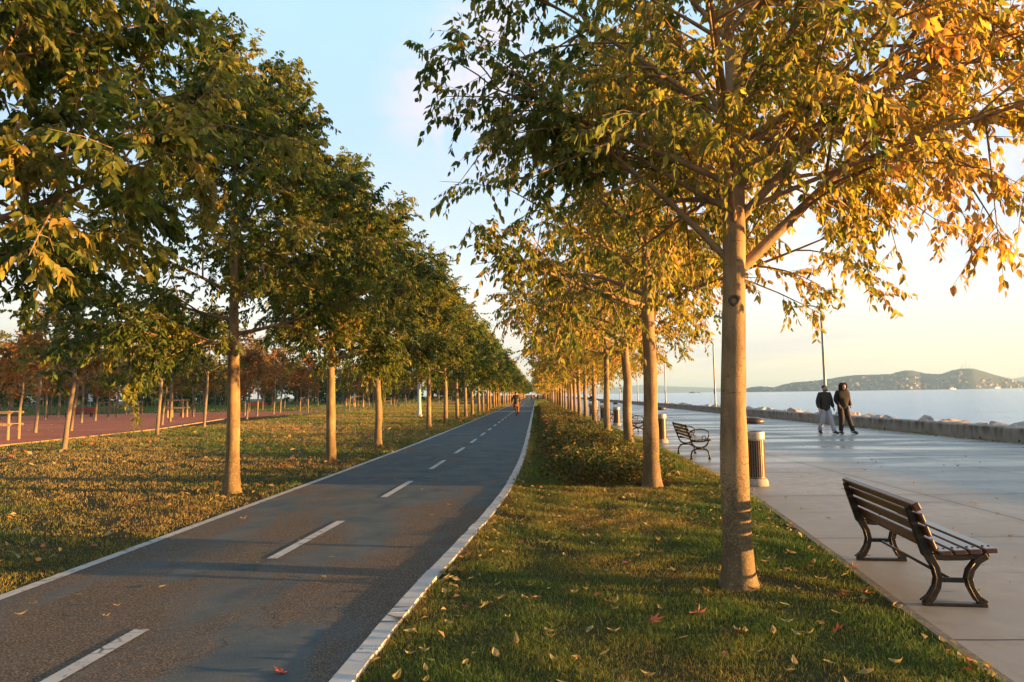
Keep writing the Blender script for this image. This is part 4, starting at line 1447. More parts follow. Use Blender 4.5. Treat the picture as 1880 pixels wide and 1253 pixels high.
# ------------------------------------------------------------------ parapet wall, rocks, lamp posts
pw = empty('parapet_wall', (13.75, 0, 0))
tag(pw, 'long low stained concrete parapet between the promenade and the rocks', 'wall')
bm_ = MB()
prof = [(0.0, 0.0), (0.0, 0.40), (0.025, 0.435), (0.40, 0.45), (0.42, 0.43), (0.42, -0.6), (0.0, -0.6)]
Lb = 2.52
vs = [(a, y, z) for y in (0.008, Lb - 0.008) for a, z in prof]
n = len(prof)
bm_.add(vs, [(i, i + n, (i + 1) % n + n, (i + 1) % n) for i in range(n)] + [tuple(range(n)), tuple(range(2 * n - 1, n - 1, -1))])
blk = bm_.mesh('wall_block')
blk.materials.append(M['parapet'])
for k in range(70):
    link('wall_block', blk, None, pw, (0.0, -8 + Lb * k, 0))
hole = MB()
for k in range(5, 40):
    hole.lathe([(0.03, 0), (0.03, 0.012)], 10)
for k in range(14):
    o = MB().tube([(-0.012, 0, 0.075), (0.05, 0, 0.075)], 0.035, 12).build('drain_hole', M['bin_dark'], pw, loc=(0, 14.3 + 2.52 * k + (k % 3) * 0.4, 0))
far_wall = MB()
vs = [(a, y, z) for y in (-8 + Lb * 70, 520) for a, z in prof]
far_wall.add(vs, [(i, i + n, (i + 1) % n + n, (i + 1) % n) for i in range(n)])
far_wall.build('wall_run', M['parapet'], pw)


def rock_mesh(seed):
    import bmesh
    g = np.random.default_rng(seed)
    bm = bmesh.new()
    pts = g.normal(size=(34, 3))
    pts = np.sign(pts) * np.abs(unit(pts)) ** 0.6 * g.uniform(0.8, 1.1, (34, 1)) * np.array([0.7, 0.95, 0.45])
    for p in pts:
        bm.verts.new(p)
    bmesh.ops.convex_hull(bm, input=bm.verts)
    loose = [v_ for v_ in bm.verts if not v_.link_faces]
    bmesh.ops.delete(bm, geom=loose, context='VERTS')
    me = bpy.data.meshes.new('shore_boulder')
    bm.to_mesh(me)
    bm.free()
    me.materials.append(M['rock'])
    return me


RK = [rock_mesh(i) for i in range(7)]
k = 0
for i in range(260):
    v = 16 + 74 * (i / 260) ** 1.25 + rng.uniform(-0.6, 0.6)
    q = rng.random()
    u = 14.75 + 3.9 * q
    o = link('shore_boulder', RK[rng.randrange(7)], None, None, (u, v, 0.08 - 0.50 * q ** 1.6 + rng.uniform(-0.16, 0.12)))
    o.rotation_euler = (rng.uniform(-0.5, 0.5), rng.uniform(-0.5, 0.5), rng.uniform(0, 6.28))
    q_ = rng.uniform(0.32, 0.80)
    o.scale = (q_ * rng.uniform(0.8, 1.3), q_ * rng.uniform(0.8, 1.4), q_ * rng.uniform(0.8, 1.3))
    tag(o, 'pale boulder of the sea defence heaped behind the parapet', 'boulder', 'boulders behind the parapet')
# the rest of the breakwater: a rough bank of stone under and beyond the boulders
us = np.linspace(14.2, 21.5, 14)
vs_ = np.concatenate([np.arange(-10, 100, 0.9), np.arange(100, 500, 3.0)])
g = np.random.default_rng(3)
Z = np.interp(us, [14.2, 15.5, 17.5, 19.5, 21.5], [0.22, 0.22, -0.1, -0.8, -1.7])[None, :] + g.normal(0, 0.13, (len(vs_), len(us)))
Z[:, 0] = 0.1
V3 = np.stack([np.repeat(us[None, :], len(vs_), 0) + g.normal(0, 0.1, Z.shape), np.repeat(vs_[:, None], len(us), 1), Z], -1).reshape(-1, 3)
a = np.arange(len(vs_) - 1)[:, None]
b = np.arange(len(us) - 1)[None, :]
nu = len(us)
F = np.stack([a * nu + b, a * nu + b + 1, (a + 1) * nu + b + 1, (a + 1) * nu + b], -1).reshape(-1, 4)
o = link('rock_rubble', np_mesh('rock_rubble', V3, [F]), M['rock'])
tag(o, 'bank of broken stone sloping down to the water', 'rubble', kind='stuff')


def lamp_post(loc, label, h=5.6):
    r = empty('lamp_post', loc)
    p = MB()
    p.lathe([(0.11, 0.0), (0.11, 0.03), (0.085, 0.05), (0.085, 0.9), (0.07, 0.95), (0.066, h - 0.2), (0.05, h)], 14)
    p.build('pole', M['pole'], r, True)
    pts = [(0, 0, h - 0.05)] + [(-0.6 * (1 - math.cos(q)), 0, h - 0.05 + 0.42 * math.sin(q)) for q in np.linspace(0.15, 1.5, 8)] + [(-0.9, 0, h + 0.36)]
    MB().tube(pts, [0.048] + [0.04] * 8 + [0.03], 8).build('arm', M['pole'], r, True)
    MB().box((-1.1, 0, h + 0.33), (0.5, 0.17, 0.08), None, 0.02).build('lamp_head', M['pole'], r)
    MB().box((-0.088, 0, 1.75), (0.012, 0.07, 0.42)).build('access_panel', M['bin_dark'], r)
    tag(r, label, 'lamp post', 'lamp posts along the parapet')
    return r


lp = lamp_post((14.42, 34.7, -0.1), 'tall grey lamp post rising behind the two walking men')
for i, v in enumerate((55.8, 77, 98, 119, 140, 161, 182)):
    c = copy_tree(lp)
    c.location = (14.42, v, -0.1)
    tag(c, ['grey lamp post behind the parapet next past the walking men', 'thin far lamp post seen beyond the second golden tree', 'third far lamp post, seen between two leaning trunks'][i] if i < 3 else 'tiny far lamp post at the distant end of the parapet')


def park_lamp(loc, label, h=6.5):
    r = empty('street_lamp', loc)
    MB().lathe([(0.24, 0.0), (0.235, 0.1), (0.19, 0.32), (0.155, 0.6), (0.135, 1.2), (0.085, h)], 16).build('pole', M['pale_pole'], r, True)
    MB().tube([(0, 0, h), (0.3, 0, h + 0.35), (0.9, 0, h + 0.45)], 0.035, 8).build('arm', M['pale_pole'], r, True)
    MB().box((1.1, 0, h + 0.45), (0.5, 0.2, 0.1), None, 0.02).build('lamp_head', M['pole'], r)
    tag(r, label, 'street lamp')
    return r


p0 = park_lamp((-9.1, 53.0, 0), 'pale concrete lamp post with a flared foot on the park lawn')
c = copy_tree(p0)
c.location = (-63.2, 104.0, 0)
tag(c, 'pale lamp post far off before the dark wood')

# ------------------------------------------------------------------ plaza furniture


def stake_frame(loc, rz, label, h=1.25, wd=0.85, four=True):
    r = empty('tree_stake', loc, rz)
    xs = (-wd / 2, wd / 2)
    for x in xs:
        for y in ((-wd / 2, wd / 2) if four else (0,)):
            MB().lathe([(0.055, -0.02), (0.055, h - 0.02), (0.045, h)], 10, (x, y, 0)).build('post', M['stake'], r)
    for zz in (h - 0.08, h * 0.52):
        for y in ((-wd / 2 - 0.07, wd / 2 + 0.07) if four else (-0.07,)):
            MB().box((0, y, zz), (wd + 0.25, 0.03, 0.10), None, 0.006).build('rail', M['stake'], r)
        if four:
            for x in xs:
                MB().box((x + 0.07 * (1 if x > 0 else -1), 0, zz + 0.035), (0.03, wd + 0.10, 0.03), None, 0.006).build('rail', M['stake'], r)
    tag(r, label, 'tree stake', 'timber stakes round young trees')
    return r


sf = stake_frame((-22.9, 28.7, 0), 0.2, 'timber stake frame round a thin tree at the near rim of the red plaza')
for (u, v, h_, lab) in ((-32.7, 61.4, 1.35, 'timber stake cage standing free on the red plaza'), (-47.0, 78.6, 1.2, 'timber stake cage on the far side of the red plaza'), (-27.0, 103.5, 1.5, 'far timber stake cage, the darker of two side by side'),
                        (-34.2, 124.6, 1.2, 'far timber stake cage beyond the park lawn'), (-29.0, 132.8, 1.2, 'most distant timber stake cage'), (-55.0, 86.0, 1.2, 'timber stake cage by the long red bench')):
    c = copy_tree(sf)
    c.location = (u, v, 0)
    c.scale = (1.5, 1.5, h_)
    tag(c, lab)


def red_bench(loc, label, wd):
    r = empty('red_bench', loc)
    MB().box((0, 0, 0.44), (wd, 0.45, 0.06), None, 0.01).build('seat', M['red_paint'], r)
    MB().box((0, 0.24, 0.72), (wd, 0.05, 0.42), None, 0.01).build('backrest', M['red_paint'], r)
    for x in (-wd / 2 + 0.2, wd / 2 - 0.2):
        MB().box((x, 0, 0.20), (0.08, 0.40, 0.42), None, 0.01).build('leg', M['iron'], r)
    tag(r, label, 'bench')


red_bench((-47.0, 68.9, 0), 'long red bench out on the red plaza', 3.0)
red_bench((-46.5, 113.3, 0), 'small red bench far away across the park', 3.0)
r = empty('sign_board', (-87.7, 131.8, 0))
MB().tube([(0, 0, 0), (0, 0, 2.2)], 0.06, 8).build('post', M['pale_pole'], r)
MB().box((0, -0.08, 2.3), (1.0, 0.05, 1.5), None, 0.01).build('board', M['white_paint'], r)
tag(r, 'small white sign board standing before the dark wood', 'sign')

# ------------------------------------------------------------------ island, houses, boats, far hills


def haze_free(name, base, var, scale):
    m, t, out = material(name)
    co = t.add('ShaderNodeTexCoord').outputs['Object']
    n = t.noise(co, scale, 6.0, 0.65)
    c = t.ramp(n, [(0.35, tuple(x * (1 - var) for x in base)), (0.65, tuple(x * (1 + var) for x in base))])
    principled(t, out, c, 0.9, 0, 0.1)
    return m


M['island'] = haze_free('wooded_island_slope', (0.080, 0.090, 0.105), 0.2, 0.01)
ID = 3000.0
# ridge: (tangent of bearing from straight along the street, ridge height / distance)
ridge_px = [(1369, 713), (1380, 710), (1397, 709.8), (1417.6, 711.3), (1434.8, 706.6), (1455, 702.6), (1495, 699.7), (1518, 696.6), (1541, 692.3), (1570, 689.4), (1600, 688.8), (1633, 688), (1653, 682.5), (1664.6, 681), (1679, 682.5),
            (1696, 686.8), (1725, 688.3), (1736, 684.5), (1753.6, 679.3), (1771, 677.9), (1785, 677.9), (1799.6, 682.2), (1828, 690.3), (1857, 697.4), (1880, 702.3), (1910, 707), (1950, 711), (2000, 713.5)]
ridge = []
for x, y in ridge_px:
    ta = (x - 940) / 1253.0
    hor = 726 - (x - 940) * 0.01484
    ridge.append((math.tan(math.atan(ta) - _yaw), (hor - y) / 1253.0 / math.cos(math.atan(ta)) * math.cos(math.atan(ta)), ))
g = np.random.default_rng(9)
rt = np.array([p[0] for p in ridge])
rh = np.array([p[1] for p in ridge]) * ID * 1.03
NT_, NS = 150, 22
tt = np.linspace(rt[0] - 0.002, rt[-1] + 0.004, NT_)
hh = np.interp(tt, rt, rh)
Vv = []
for i, ta in enumerate(tt):
    width = 80 + hh[i] * 5.0
    for j in range(NS):
        s = j / (NS - 1)
        back = (s - 0.62) / 0.38 if s > 0.62 else 0
        d = ID + (s - 0.62) * width * 1.3
        prof_ = (math.sin(min(s / 0.62, 1) * math.pi / 2) ** 1.15) * (1 - back ** 1.5)
        z = hh[i] * prof_ * (d / ID) + (g.normal(0, 1.0) if 0.1 < s < 0.9 else 0) - 1.6
        Vv.append((ta * d, d, max(z, -2.5)))
Vv = np.array(Vv)
a = np.arange(NT_ - 1)[:, None]
b = np.arange(NS - 1)[None, :]
F = np.stack([a * NS + b, (a + 1) * NS + b, (a + 1) * NS + b + 1, a * NS + b + 1], -1).reshape(-1, 4)
isl = link('island_hills', np_mesh('island_hills', Vv, [F], smooth=True), M['island'])
tag(isl, kind='structure')
grid = Vv.reshape(NT_, NS, 3)


def house_mesh(seed, lx, ly, h):
    mb = MB()
    mb.box((0, 0, h / 2 - 2), (lx, ly, h + 4))
    return mb.mesh('house_wall_shape')


def hip_roof(lx, ly, h):
    x, y = lx / 2 + 0.4, ly / 2 + 0.4
    return MB().add([(-x, -y, h), (x, -y, h), (x, y, h), (-x, y, h), (-x * 0.35, 0, h + 2.6), (x * 0.35, 0, h + 2.6)], [(0, 1, 5, 4), (2, 3, 4, 5), (1, 2, 5), (3, 0, 4), (3, 2, 1, 0)]).mesh('house_roof_shape')


HM = []
for i, (lx, ly, h) in enumerate(((8, 6, 4.5), (7, 7, 5.5), (11, 7, 6))):
    wm, rm = house_mesh(i, lx, ly, h), hip_roof(lx, ly, h)
    wm.materials.append(M['house_wall'])
    rm.materials.append(M['house_roof'])
    HM.append((wm, rm))
for k in range(230):
    i = int(np.clip(rng.gauss(0.52, 0.24), 0.06, 0.92) * NT_)
    j = 1 + int(abs(rng.gauss(0, 0.3)) * 11) if rng.random() < 0.75 else rng.randrange(1, 9)
    j = min(j, 8)
    p = grid[i, j]
    if p[2] < 0.5 and j > 2:
        continue
    r = empty('island_house', (p[0] + rng.uniform(-8, 8), p[1] + rng.uniform(-6, 6), max(p[2], 0.3)), rng.uniform(-0.5, 0.5))
    wm, rm = HM[rng.randrange(3)]
    link('wall', wm, None, r)
    link('roof', rm, None, r)
    tag(r, 'tiny pale house with a hipped roof on the island slope across the sea', 'house', 'houses on the island slope')
jr = int(0.62 * (NS - 1))
for k, (x, hgt) in enumerate(((1766, 22), (1772, 34), (1778.5, 18), (1763, 14))):
    ta = math.tan(math.atan((x - 940) / 1253.0) - _yaw)
    i = int(np.argmin(np.abs(tt - ta)))
    p = grid[i, jr]
    m_ = MB().tube([(0, 0, -4), (0, 0, hgt * 0.6), (0, 0, hgt)], [1.0, 0.7, 0.35], 6)
    for q in range(3):
        m_.box((0, 0, hgt * (0.55 + 0.15 * q)), (3.0 - q * 0.8, 0.5, 0.5))
    o = m_.build('radio_mast', M['pole'], None, loc=(ta * p[1], p[1], p[2]))
    tag(o, ['thin radio mast on the highest island hill, left of the tallest'.replace(', left of the tallest', ', beside the tallest mast'), 'tallest radio mast on the highest island hill', 'short thick radio mast at the seaward end of the hilltop', 'lowest of the radio masts on the island hilltop'][k], 'radio mast', 'radio masts on the island')


def boat(loc, rz, s_, label):
    r = empty('ferry_boat', loc, rz)
    r.scale = (s_,) * 3
    vs = []
    secs = [(-9, 2.0, 0.2), (-6, 2.6, 0), (3, 2.6, 0), (7, 1.7, 0.1), (10, 0.1, 0.9)]
    for x, wd, lift in secs:
        vs += [(x, -wd, 2.2 + lift), (x, -wd * 0.7, -0.6), (x, wd * 0.7, -0.6), (x, wd, 2.2 + lift)]
    fs = []
    for i in range(len(secs) - 1):
        a = i * 4
        fs += [(a, a + 1, a + 5, a + 4), (a + 1, a + 2, a + 6, a + 5), (a + 2, a + 3, a + 7, a + 6), (a + 3, a, a + 4, a + 7)]
    fs += [(0, 3, 2, 1), (16, 17, 18, 19)]
    MB().add(vs, fs).build('hull', M['boat_white'], r)
    MB().box((-1.5, 0, 3.3), (11, 3.8, 2.2), None, 0.2).build('cabin', M['boat_white'], r)
    MB().box((1.5, 0, 5.1), (4, 3.0, 1.6), None, 0.2).build('wheelhouse', M['boat_white'], r)
    MB().tube([(-3, 0, 4), (-3, 0, 7.5)], 0.35, 8).build('funnel', M['boat_white'], r)
    tag(r, label, 'boat')


def at_sea(x, d):
    return (math.tan(math.atan((x - 940) / 1253.0) - _yaw) * d, d)


x_, y_ = at_sea(1744, 1700)
boat((x_, y_, -1.25), 0.1, 0.95, 'small white ferry on the water before the island town')
x_, y_ = at_sea(1826, 2350)
boat((x_, y_, -1.25), 0.2, 1.2, 'white boat close under the low end of the island shore')
x_, y_ = at_sea(1276, 2400)
mb = MB()
for k in range(6):
    mb.blob((rng.uniform(-24, 24), rng.uniform(-8, 8), -1), (rng.uniform(8, 15), 9, rng.uniform(2.5, 6.5)), 9, 6)
o = mb.build('rocky_islet', M['island'], None, True, loc=(x_, y_, -1.3))
tag(o, 'low dark rocky islet alone on the sea horizon', 'islet')

M['far_hill'] = haze_free('far_hill_slope', (0.07, 0.08, 0.075), 0.2, 0.002)


def far_range(name, pts, D):
    vs, fs = [], []
    for x, h in pts:
        ta = math.tan(math.atan((x - 940) / 1253.0) - _yaw)
        z = h / 1253.0 * D
        vs += [(ta * D, D, -3), (ta * (D + 400), D + 400, z), (ta * (D + 900), D + 900, -3)]
    for i in range(len(pts) - 1):
        a = i * 3
        fs += [(a, a + 3, a + 4, a + 1), (a + 1, a + 4, a + 5, a + 2)]
    o = MB().add(vs, fs).build(name, M['far_hill'], None, True)
    tag(o, kind='structure')


far_range('hills', [(985, 3), (1030, 9), (1085, 14), (1130, 12), (1180, 16), (1230, 12), (1290, 9), (1340, 6), (1390, 3), (1440, 0.5)], 10000.0)
far_range('hills', [(1800, 1), (1840, 14), (1880, 21), (1930, 30), (2000, 34), (2100, 22), (2200, 3)], 7000.0)

# ------------------------------------------------------------------ people


def skin_mesh(name, verts, edges, radii, mat, parent, root=0, sub=2):
    me = bpy.data.meshes.new(name)
    me.from_pydata([tuple(v) for v in verts], edges, [])
    me.materials.append(mat)
    o = bpy.data.objects.new(name, me)
    o.parent = parent
    COL.objects.link(o)
    sk = o.modifiers.new('skin', 'SKIN')
    sk.use_smooth_shade = True
    if not me.skin_vertices:
        me.skin_vertices.new()
    for i, r in enumerate(radii):
        me.skin_vertices[0].data[i].radius = r if isinstance(r, tuple) else (r, r)
        me.skin_vertices[0].data[i].use_root = (i == root)
    ss = o.modifiers.new('sub', 'SUBSURF')
    ss.levels = sub
    ss.render_levels = sub
    return o


class Rig:
    def __init__(s):
        s.v, s.e, s.r = [], [], []

    def j(s, p, r, parent=None):
        s.v.append(p)
        s.r.append(r)
        if parent is not None:
            s.e.append((parent, len(s.v) - 1))
        return len(s.v) - 1

    def chain(s, start, pts):
        for p, r in pts:
            start = s.j(p, r, start)
        return start

    def build(s, name, mat, parent, sub=2):
        return skin_mesh(name, s.v, s.e, s.r, mat, parent, 0, sub)


def lerp(a, b, t_):
    return tuple(a[i] + (b[i] - a[i]) * t_ for i in range(3))


def add_hand(rg, wrist_i, w_, d, pal, s=1.0):
    """a palm, four curled fingers of unequal length and a thumb from its side. d: pointing direction, pal: towards the palm side"""
    d, pal = Vector(d).normalized(), Vector(pal).normalized()
    sd = d.cross(pal).normalized()
    w_ = Vector(w_)
    palm = rg.j(tuple(w_ + d * 0.055 * s), (0.036 * s, 0.018 * s), wrist_i)
    for k, (off, ln) in enumerate(((-0.027, 0.062), (-0.009, 0.072), (0.009, 0.068), (0.027, 0.052))):
        a = w_ + d * 0.085 * s + sd * off * s
        i = rg.j(tuple(a), 0.0095 * s, palm)
        b = a + (d * 0.8 + pal * 0.35).normalized() * ln * 0.5 * s
        i = rg.j(tuple(b), 0.0085 * s, i)
        rg.j(tuple(b + (d * 0.4 + pal * 0.8).normalized() * ln * 0.5 * s), 0.0075 * s, i)
    a = w_ + d * 0.035 * s - sd * 0.032 * s + pal * 0.01 * s
    i = rg.j(tuple(a), 0.011 * s, palm)
    rg.j(tuple(a + (d * 0.7 - sd * 0.5 + pal * 0.4).normalized() * 0.045 * s), 0.009 * s, i)


def person(label, loc, rz, scale, J, mats, hood=False, beard=False, jacket_r=1.0, group=None, hands=True):
    """J: joint table in metres, +x = the viewer's right when the figure faces -y"""
    P = empty('person', loc, rz)
    P.scale = (scale,) * 3
    hd = Vector(J['head'])
    fw = Vector(J.get('face', (0, -1, 0))).normalized()
    rg = Rig()
    pel = rg.j(J['pelvis'], (0.135, 0.10))
    waist = rg.j(lerp(J['pelvis'], J['chest'], 0.45), (0.125, 0.095), pel)
    che = rg.j(J['chest'], (0.15, 0.105), waist)
    nk = rg.j(J['neck'], 0.055, che)
    chin = rg.j(tuple(hd + Vector((0, 0, -0.075)) + fw * 0.012), (0.078, 0.090), nk)
    mid = rg.j(tuple(hd), (0.098, 0.114), chin)
    rg.j(tuple(hd + Vector((0, 0, 0.072)) - fw * 0.012), (0.088, 0.104), mid)
    for sx in ('l', 'r'):
        sh = rg.j(J['sh_' + sx], 0.062, che)
        elb = rg.chain(sh, [(lerp(J['sh_' + sx], J['el_' + sx], 0.5), 0.050), (J['el_' + sx], 0.040)])
        wr = rg.chain(elb, [(lerp(J['el_' + sx], J['wr_' + sx], 0.5), 0.036), (J['wr_' + sx], 0.026)])
        d = Vector(J['wr_' + sx]) - Vector(J['el_' + sx])
        add_hand(rg, wr, J['wr_' + sx], d, Vector((1 if sx == 'l' else -1, 0.15, 0)))
        hp = rg.j(J['hip_' + sx], 0.088, pel)
        kn = rg.chain(hp, [(lerp(J['hip_' + sx], J['kn_' + sx], 0.5), 0.070), (J['kn_' + sx], 0.052)])
        an = rg.chain(kn, [(lerp(J['kn_' + sx], J['an_' + sx], 0.4), 0.048), (J['an_' + sx], 0.030)])
        t_ = Vector(J['toe_' + sx])
        rg.j(lerp(J['an_' + sx], J['toe_' + sx], 0.7), (0.024, 0.020), an)
    body = rg.build('body', mats['skin'], P)
    # jacket over the torso and arms
    k = jacket_r
    jk = Rig()
    hem0 = jk.j(tuple(Vector(J['pelvis']) + Vector((0, 0, -0.15))), (0.172 * k, 0.138 * k))
    hem = jk.j(lerp(J['pelvis'], J['chest'], 0.08), (0.176 * k, 0.138 * k), hem0)
    wst = jk.j(lerp(J['pelvis'], J['chest'], 0.45), (0.170 * k, 0.135 * k), hem)
    ch = jk.j(J['chest'], (0.185 * k, 0.135 * k), wst)
    nkp = Vector(J['neck']) + Vector((0, 0, -0.015))
    jk.j(tuple(nkp), 0.083 * k, ch)
    for sx in ('l', 'r'):
        sh = jk.j(J['sh_' + sx], 0.088 * k, ch)
        jk.chain(sh, [(lerp(J['sh_' + sx], J['el_' + sx], 0.5), 0.076 * k), (J['el_' + sx], 0.066 * k), (lerp(J['el_' + sx], J['wr_' + sx], 0.5), 0.058 * k), (lerp(J['el_' + sx], J['wr_' + sx], 0.97), 0.045 * k)])
    jk.build('jacket', mats['jacket'], P)
    # front closure strip
    zc = Vector(J['chest']) + fw * (0.135 * k + 0.004)
    zp = Vector(lerp(J['pelvis'], J['chest'], 0.05)) + fw * (0.130 * k + 0.004)
    MB().tube([tuple(zp), tuple((zp + zc) / 2 + fw * 0.008), tuple(zc)], 0.008, 6).build('zip', mats['zip'], P)
    # trousers
    tr = Rig()
    top0 = tr.j(tuple(Vector(J['pelvis']) + Vector((0, 0, 0.15))), (0.155, 0.122))
    top = tr.j(tuple(Vector(J['pelvis']) + Vector((0, 0, 0.02))), (0.172, 0.140), top0)
    for sx in ('l', 'r'):
        hp = tr.j(J['hip_' + sx], 0.122, top)
        tr.chain(hp, [(lerp(J['hip_' + sx], J['kn_' + sx], 0.5), 0.110), (J['kn_' + sx], 0.092), (lerp(J['kn_' + sx], J['an_' + sx], 0.45), 0.084), (lerp(J['kn_' + sx], J['an_' + sx], 0.9), 0.076), (lerp(J['kn_' + sx], J['an_' + sx], 1.06), 0.074)])
    tr.build('trousers', mats['trousers'], P)
    for sx in ('l', 'r'):
        a_, t_ = Vector(J['an_' + sx]), Vector(J['toe_' + sx])
        sh = Rig()
        q = sh.j(tuple(a_ + Vector((0, 0, 0.0))), 0.062)
        heel = a_ + (a_ - t_).normalized() * 0.03
        q2 = sh.j((heel.x, heel.y, t_.z + 0.008), (0.052, 0.046), q)
        bl = a_.lerp(t_, 0.65)
        q3 = sh.j((bl.x, bl.y, t_.z + 0.006), (0.060, 0.048), q)
        sh.j(tuple(t_ + (t_ - a_).normalized() * 0.035 + Vector((0, 0, -0.004))), (0.050, 0.036), q3)
        sh.build('shoe', mats['shoe'], P)
    rt_ = fw.cross(Vector((0, 0, 1)))
    # face
    MB().tube([tuple(hd + fw * 0.082 + Vector((0, 0, 0.018))), tuple(hd + fw * 0.104 + Vector((0, 0, -0.022))), tuple(hd + fw * 0.085 + Vector((0, 0, -0.03)))], [0.008, 0.015, 0.008], 8).build('nose', mats['skin'], P, True)
    MB().box(tuple(hd + fw * 0.083 + Vector((0, 0, -0.055))), (0.045, 0.02, 0.009), None, 0.003).build('mouth', mats['lip'], P)
    for s_ in (-1, 1):
        e = hd + fw * 0.082 + rt_ * 0.031 * s_ + Vector((0, 0, 0.012))
        MB().blob(tuple(e), (0.013, 0.01, 0.008), 8, 6).build('eye', M['hair'], P, True)
        if not hood:
            MB().blob(tuple(hd + rt_ * 0.08 * s_ + Vector((0, 0, -0.005))), (0.014, 0.022, 0.032), 8, 6).build('ear', mats['skin'], P, True)
    if hood:
        h_ = Rig()
        a = h_.j(tuple(Vector(J['neck']) - fw * 0.03 + Vector((0, 0, -0.03))), (0.150, 0.140))
        b = h_.j(tuple(hd - fw * 0.035 + Vector((0, 0, -0.05))), (0.142, 0.120), a)
        c_ = h_.j(tuple(hd - fw * 0.032 + Vector((0, 0, 0.06))), (0.140, 0.126), b)
        h_.j(tuple(hd - fw * 0.02 + Vector((0, 0, 0.135))), (0.075, 0.08), c_)
        h_.build('hood', mats['jacket'], P)
        ring = []
        for q in np.linspace(0, 2 * math.pi, 19):
            ring.append(tuple(hd + fw * (0.085 + 0.02 * math.sin(q)) + rt_ * 0.098 * math.cos(q) + Vector((0, 0, 0.015 + 0.135 * math.sin(q)))))
        MB().tube(ring, 0.02, 8, cap=False).build('hood_rim', mats['jacket'], P, True)
    else:
        h_ = Rig()
        a = h_.j(tuple(hd - fw * 0.045 + Vector((0, 0, -0.03))), (0.098, 0.088))
        b = h_.j(tuple(hd - fw * 0.03 + Vector((0, 0, 0.060))), (0.110, 0.104), a)
        h_.j(tuple(hd + fw * 0.02 + Vector((0, 0, 0.108))), (0.090, 0.060), b)
        h_.build('hair', mats['hair'], P)
    if beard:
        h_ = Rig()
        a = h_.j(tuple(hd + fw * 0.035 + Vector((0, 0, -0.095))), (0.072, 0.062))
        h_.j(tuple(hd + fw * 0.03 + rt_ * 0.055 + Vector((0, 0, -0.055))), 0.028, a)
        h_.j(tuple(hd + fw * 0.03 - rt_ * 0.055 + Vector((0, 0, -0.055))), 0.028, a)
        h_.build('beard', mats['hair'], P)
    tag(P, label, 'person', group)
    return P


base_m = dict(skin=M['skin'], hair=M['hair'], shoe=M['shoe'], zip=M['bin_dark'], lip=simple('lips', (0.25, 0.10, 0.08), 0.5))
J1 = dict(pelvis=(0, 0, 0.95), chest=(0, -0.02, 1.30), neck=(0.0, -0.03, 1.51), head=(0.0, -0.05, 1.655), face=(0.15, -1, -0.05),
          sh_l=(-0.185, 0, 1.43), el_l=(-0.265, 0.03, 1.16), wr_l=(-0.275, -0.05, 0.92), sh_r=(0.185, -0.02, 1.43), el_r=(0.27, 0.0, 1.16), wr_r=(0.285, -0.10, 0.93),
          hip_l=(-0.095, 0, 0.90), kn_l=(-0.115, 0.00, 0.50), an_l=(-0.13, 0.20, 0.12), toe_l=(-0.135, 0.08, 0.035), hip_r=(0.095, -0.01, 0.90), kn_r=(0.13, -0.16, 0.50), an_r=(0.18, -0.22, 0.10), toe_r=(0.235, -0.37, 0.035))
person('bearded man in a dark olive jacket and pale grey jeans walking on the promenade', (10.64, 25.72, 0.014), R(12), 1.0, J1, dict(base_m, jacket=M['jacket_olive'], trousers=M['jeans']), beard=True, jacket_r=1.24, group='men walking on the promenade')
J2 = dict(J1, head=(0.0, -0.07, 1.655), face=(0.05, -1, -0.25), el_l=(-0.25, 0.04, 1.17), wr_l=(-0.20, -0.12, 0.97), el_r=(0.26, 0.05, 1.17), wr_r=(0.215, -0.12, 0.96),
          an_l=(-0.13, -0.02, 0.10), kn_l=(-0.115, -0.08, 0.50), toe_l=(-0.15, -0.15, 0.035), kn_r=(0.14, -0.10, 0.50), an_r=(0.21, -0.20, 0.10), toe_r=(0.27, -0.34, 0.035))
person('man in dark clothes with his hood up and hands in pockets, walking on the promenade', (11.24, 25.6, 0.014), R(10), 1.04, J2, dict(base_m, jacket=M['hoodie'], trousers=M['dark_trouser']), hood=True, jacket_r=1.20, group='men walking on the promenade')
J3 = dict(pelvis=(0.12, 0, 0.88), chest=(-0.02, -0.05, 1.18), neck=(-0.16, -0.10, 1.34), head=(-0.26, -0.14, 1.42), face=(-0.7, -0.7, -0.2),
          sh_l=(-0.2, 0.10, 1.27), el_l=(-0.36, 0.05, 1.12), wr_l=(-0.46, -0.05, 1.22), sh_r=(0.06, -0.2, 1.27), el_r=(-0.16, -0.26, 1.08), wr_r=(-0.36, -0.2, 1.18),
          hip_l=(0.03, 0.05, 0.85), kn_l=(-0.02, 0.02, 0.47), an_l=(0.0, 0.1, 0.09), toe_l=(-0.12, 0.04, 0.035), hip_r=(0.2, -0.06, 0.85), kn_r=(0.16, -0.1, 0.47), an_r=(0.2, -0.02, 0.09), toe_r=(0.08, -0.1, 0.035))
person('person in a dark jacket and pale trousers bending forward beyond the benches', (4.72, 56.5, 0.014), 0, 1.06, J3, dict(base_m, jacket=M['navy'], trousers=M['jeans']))

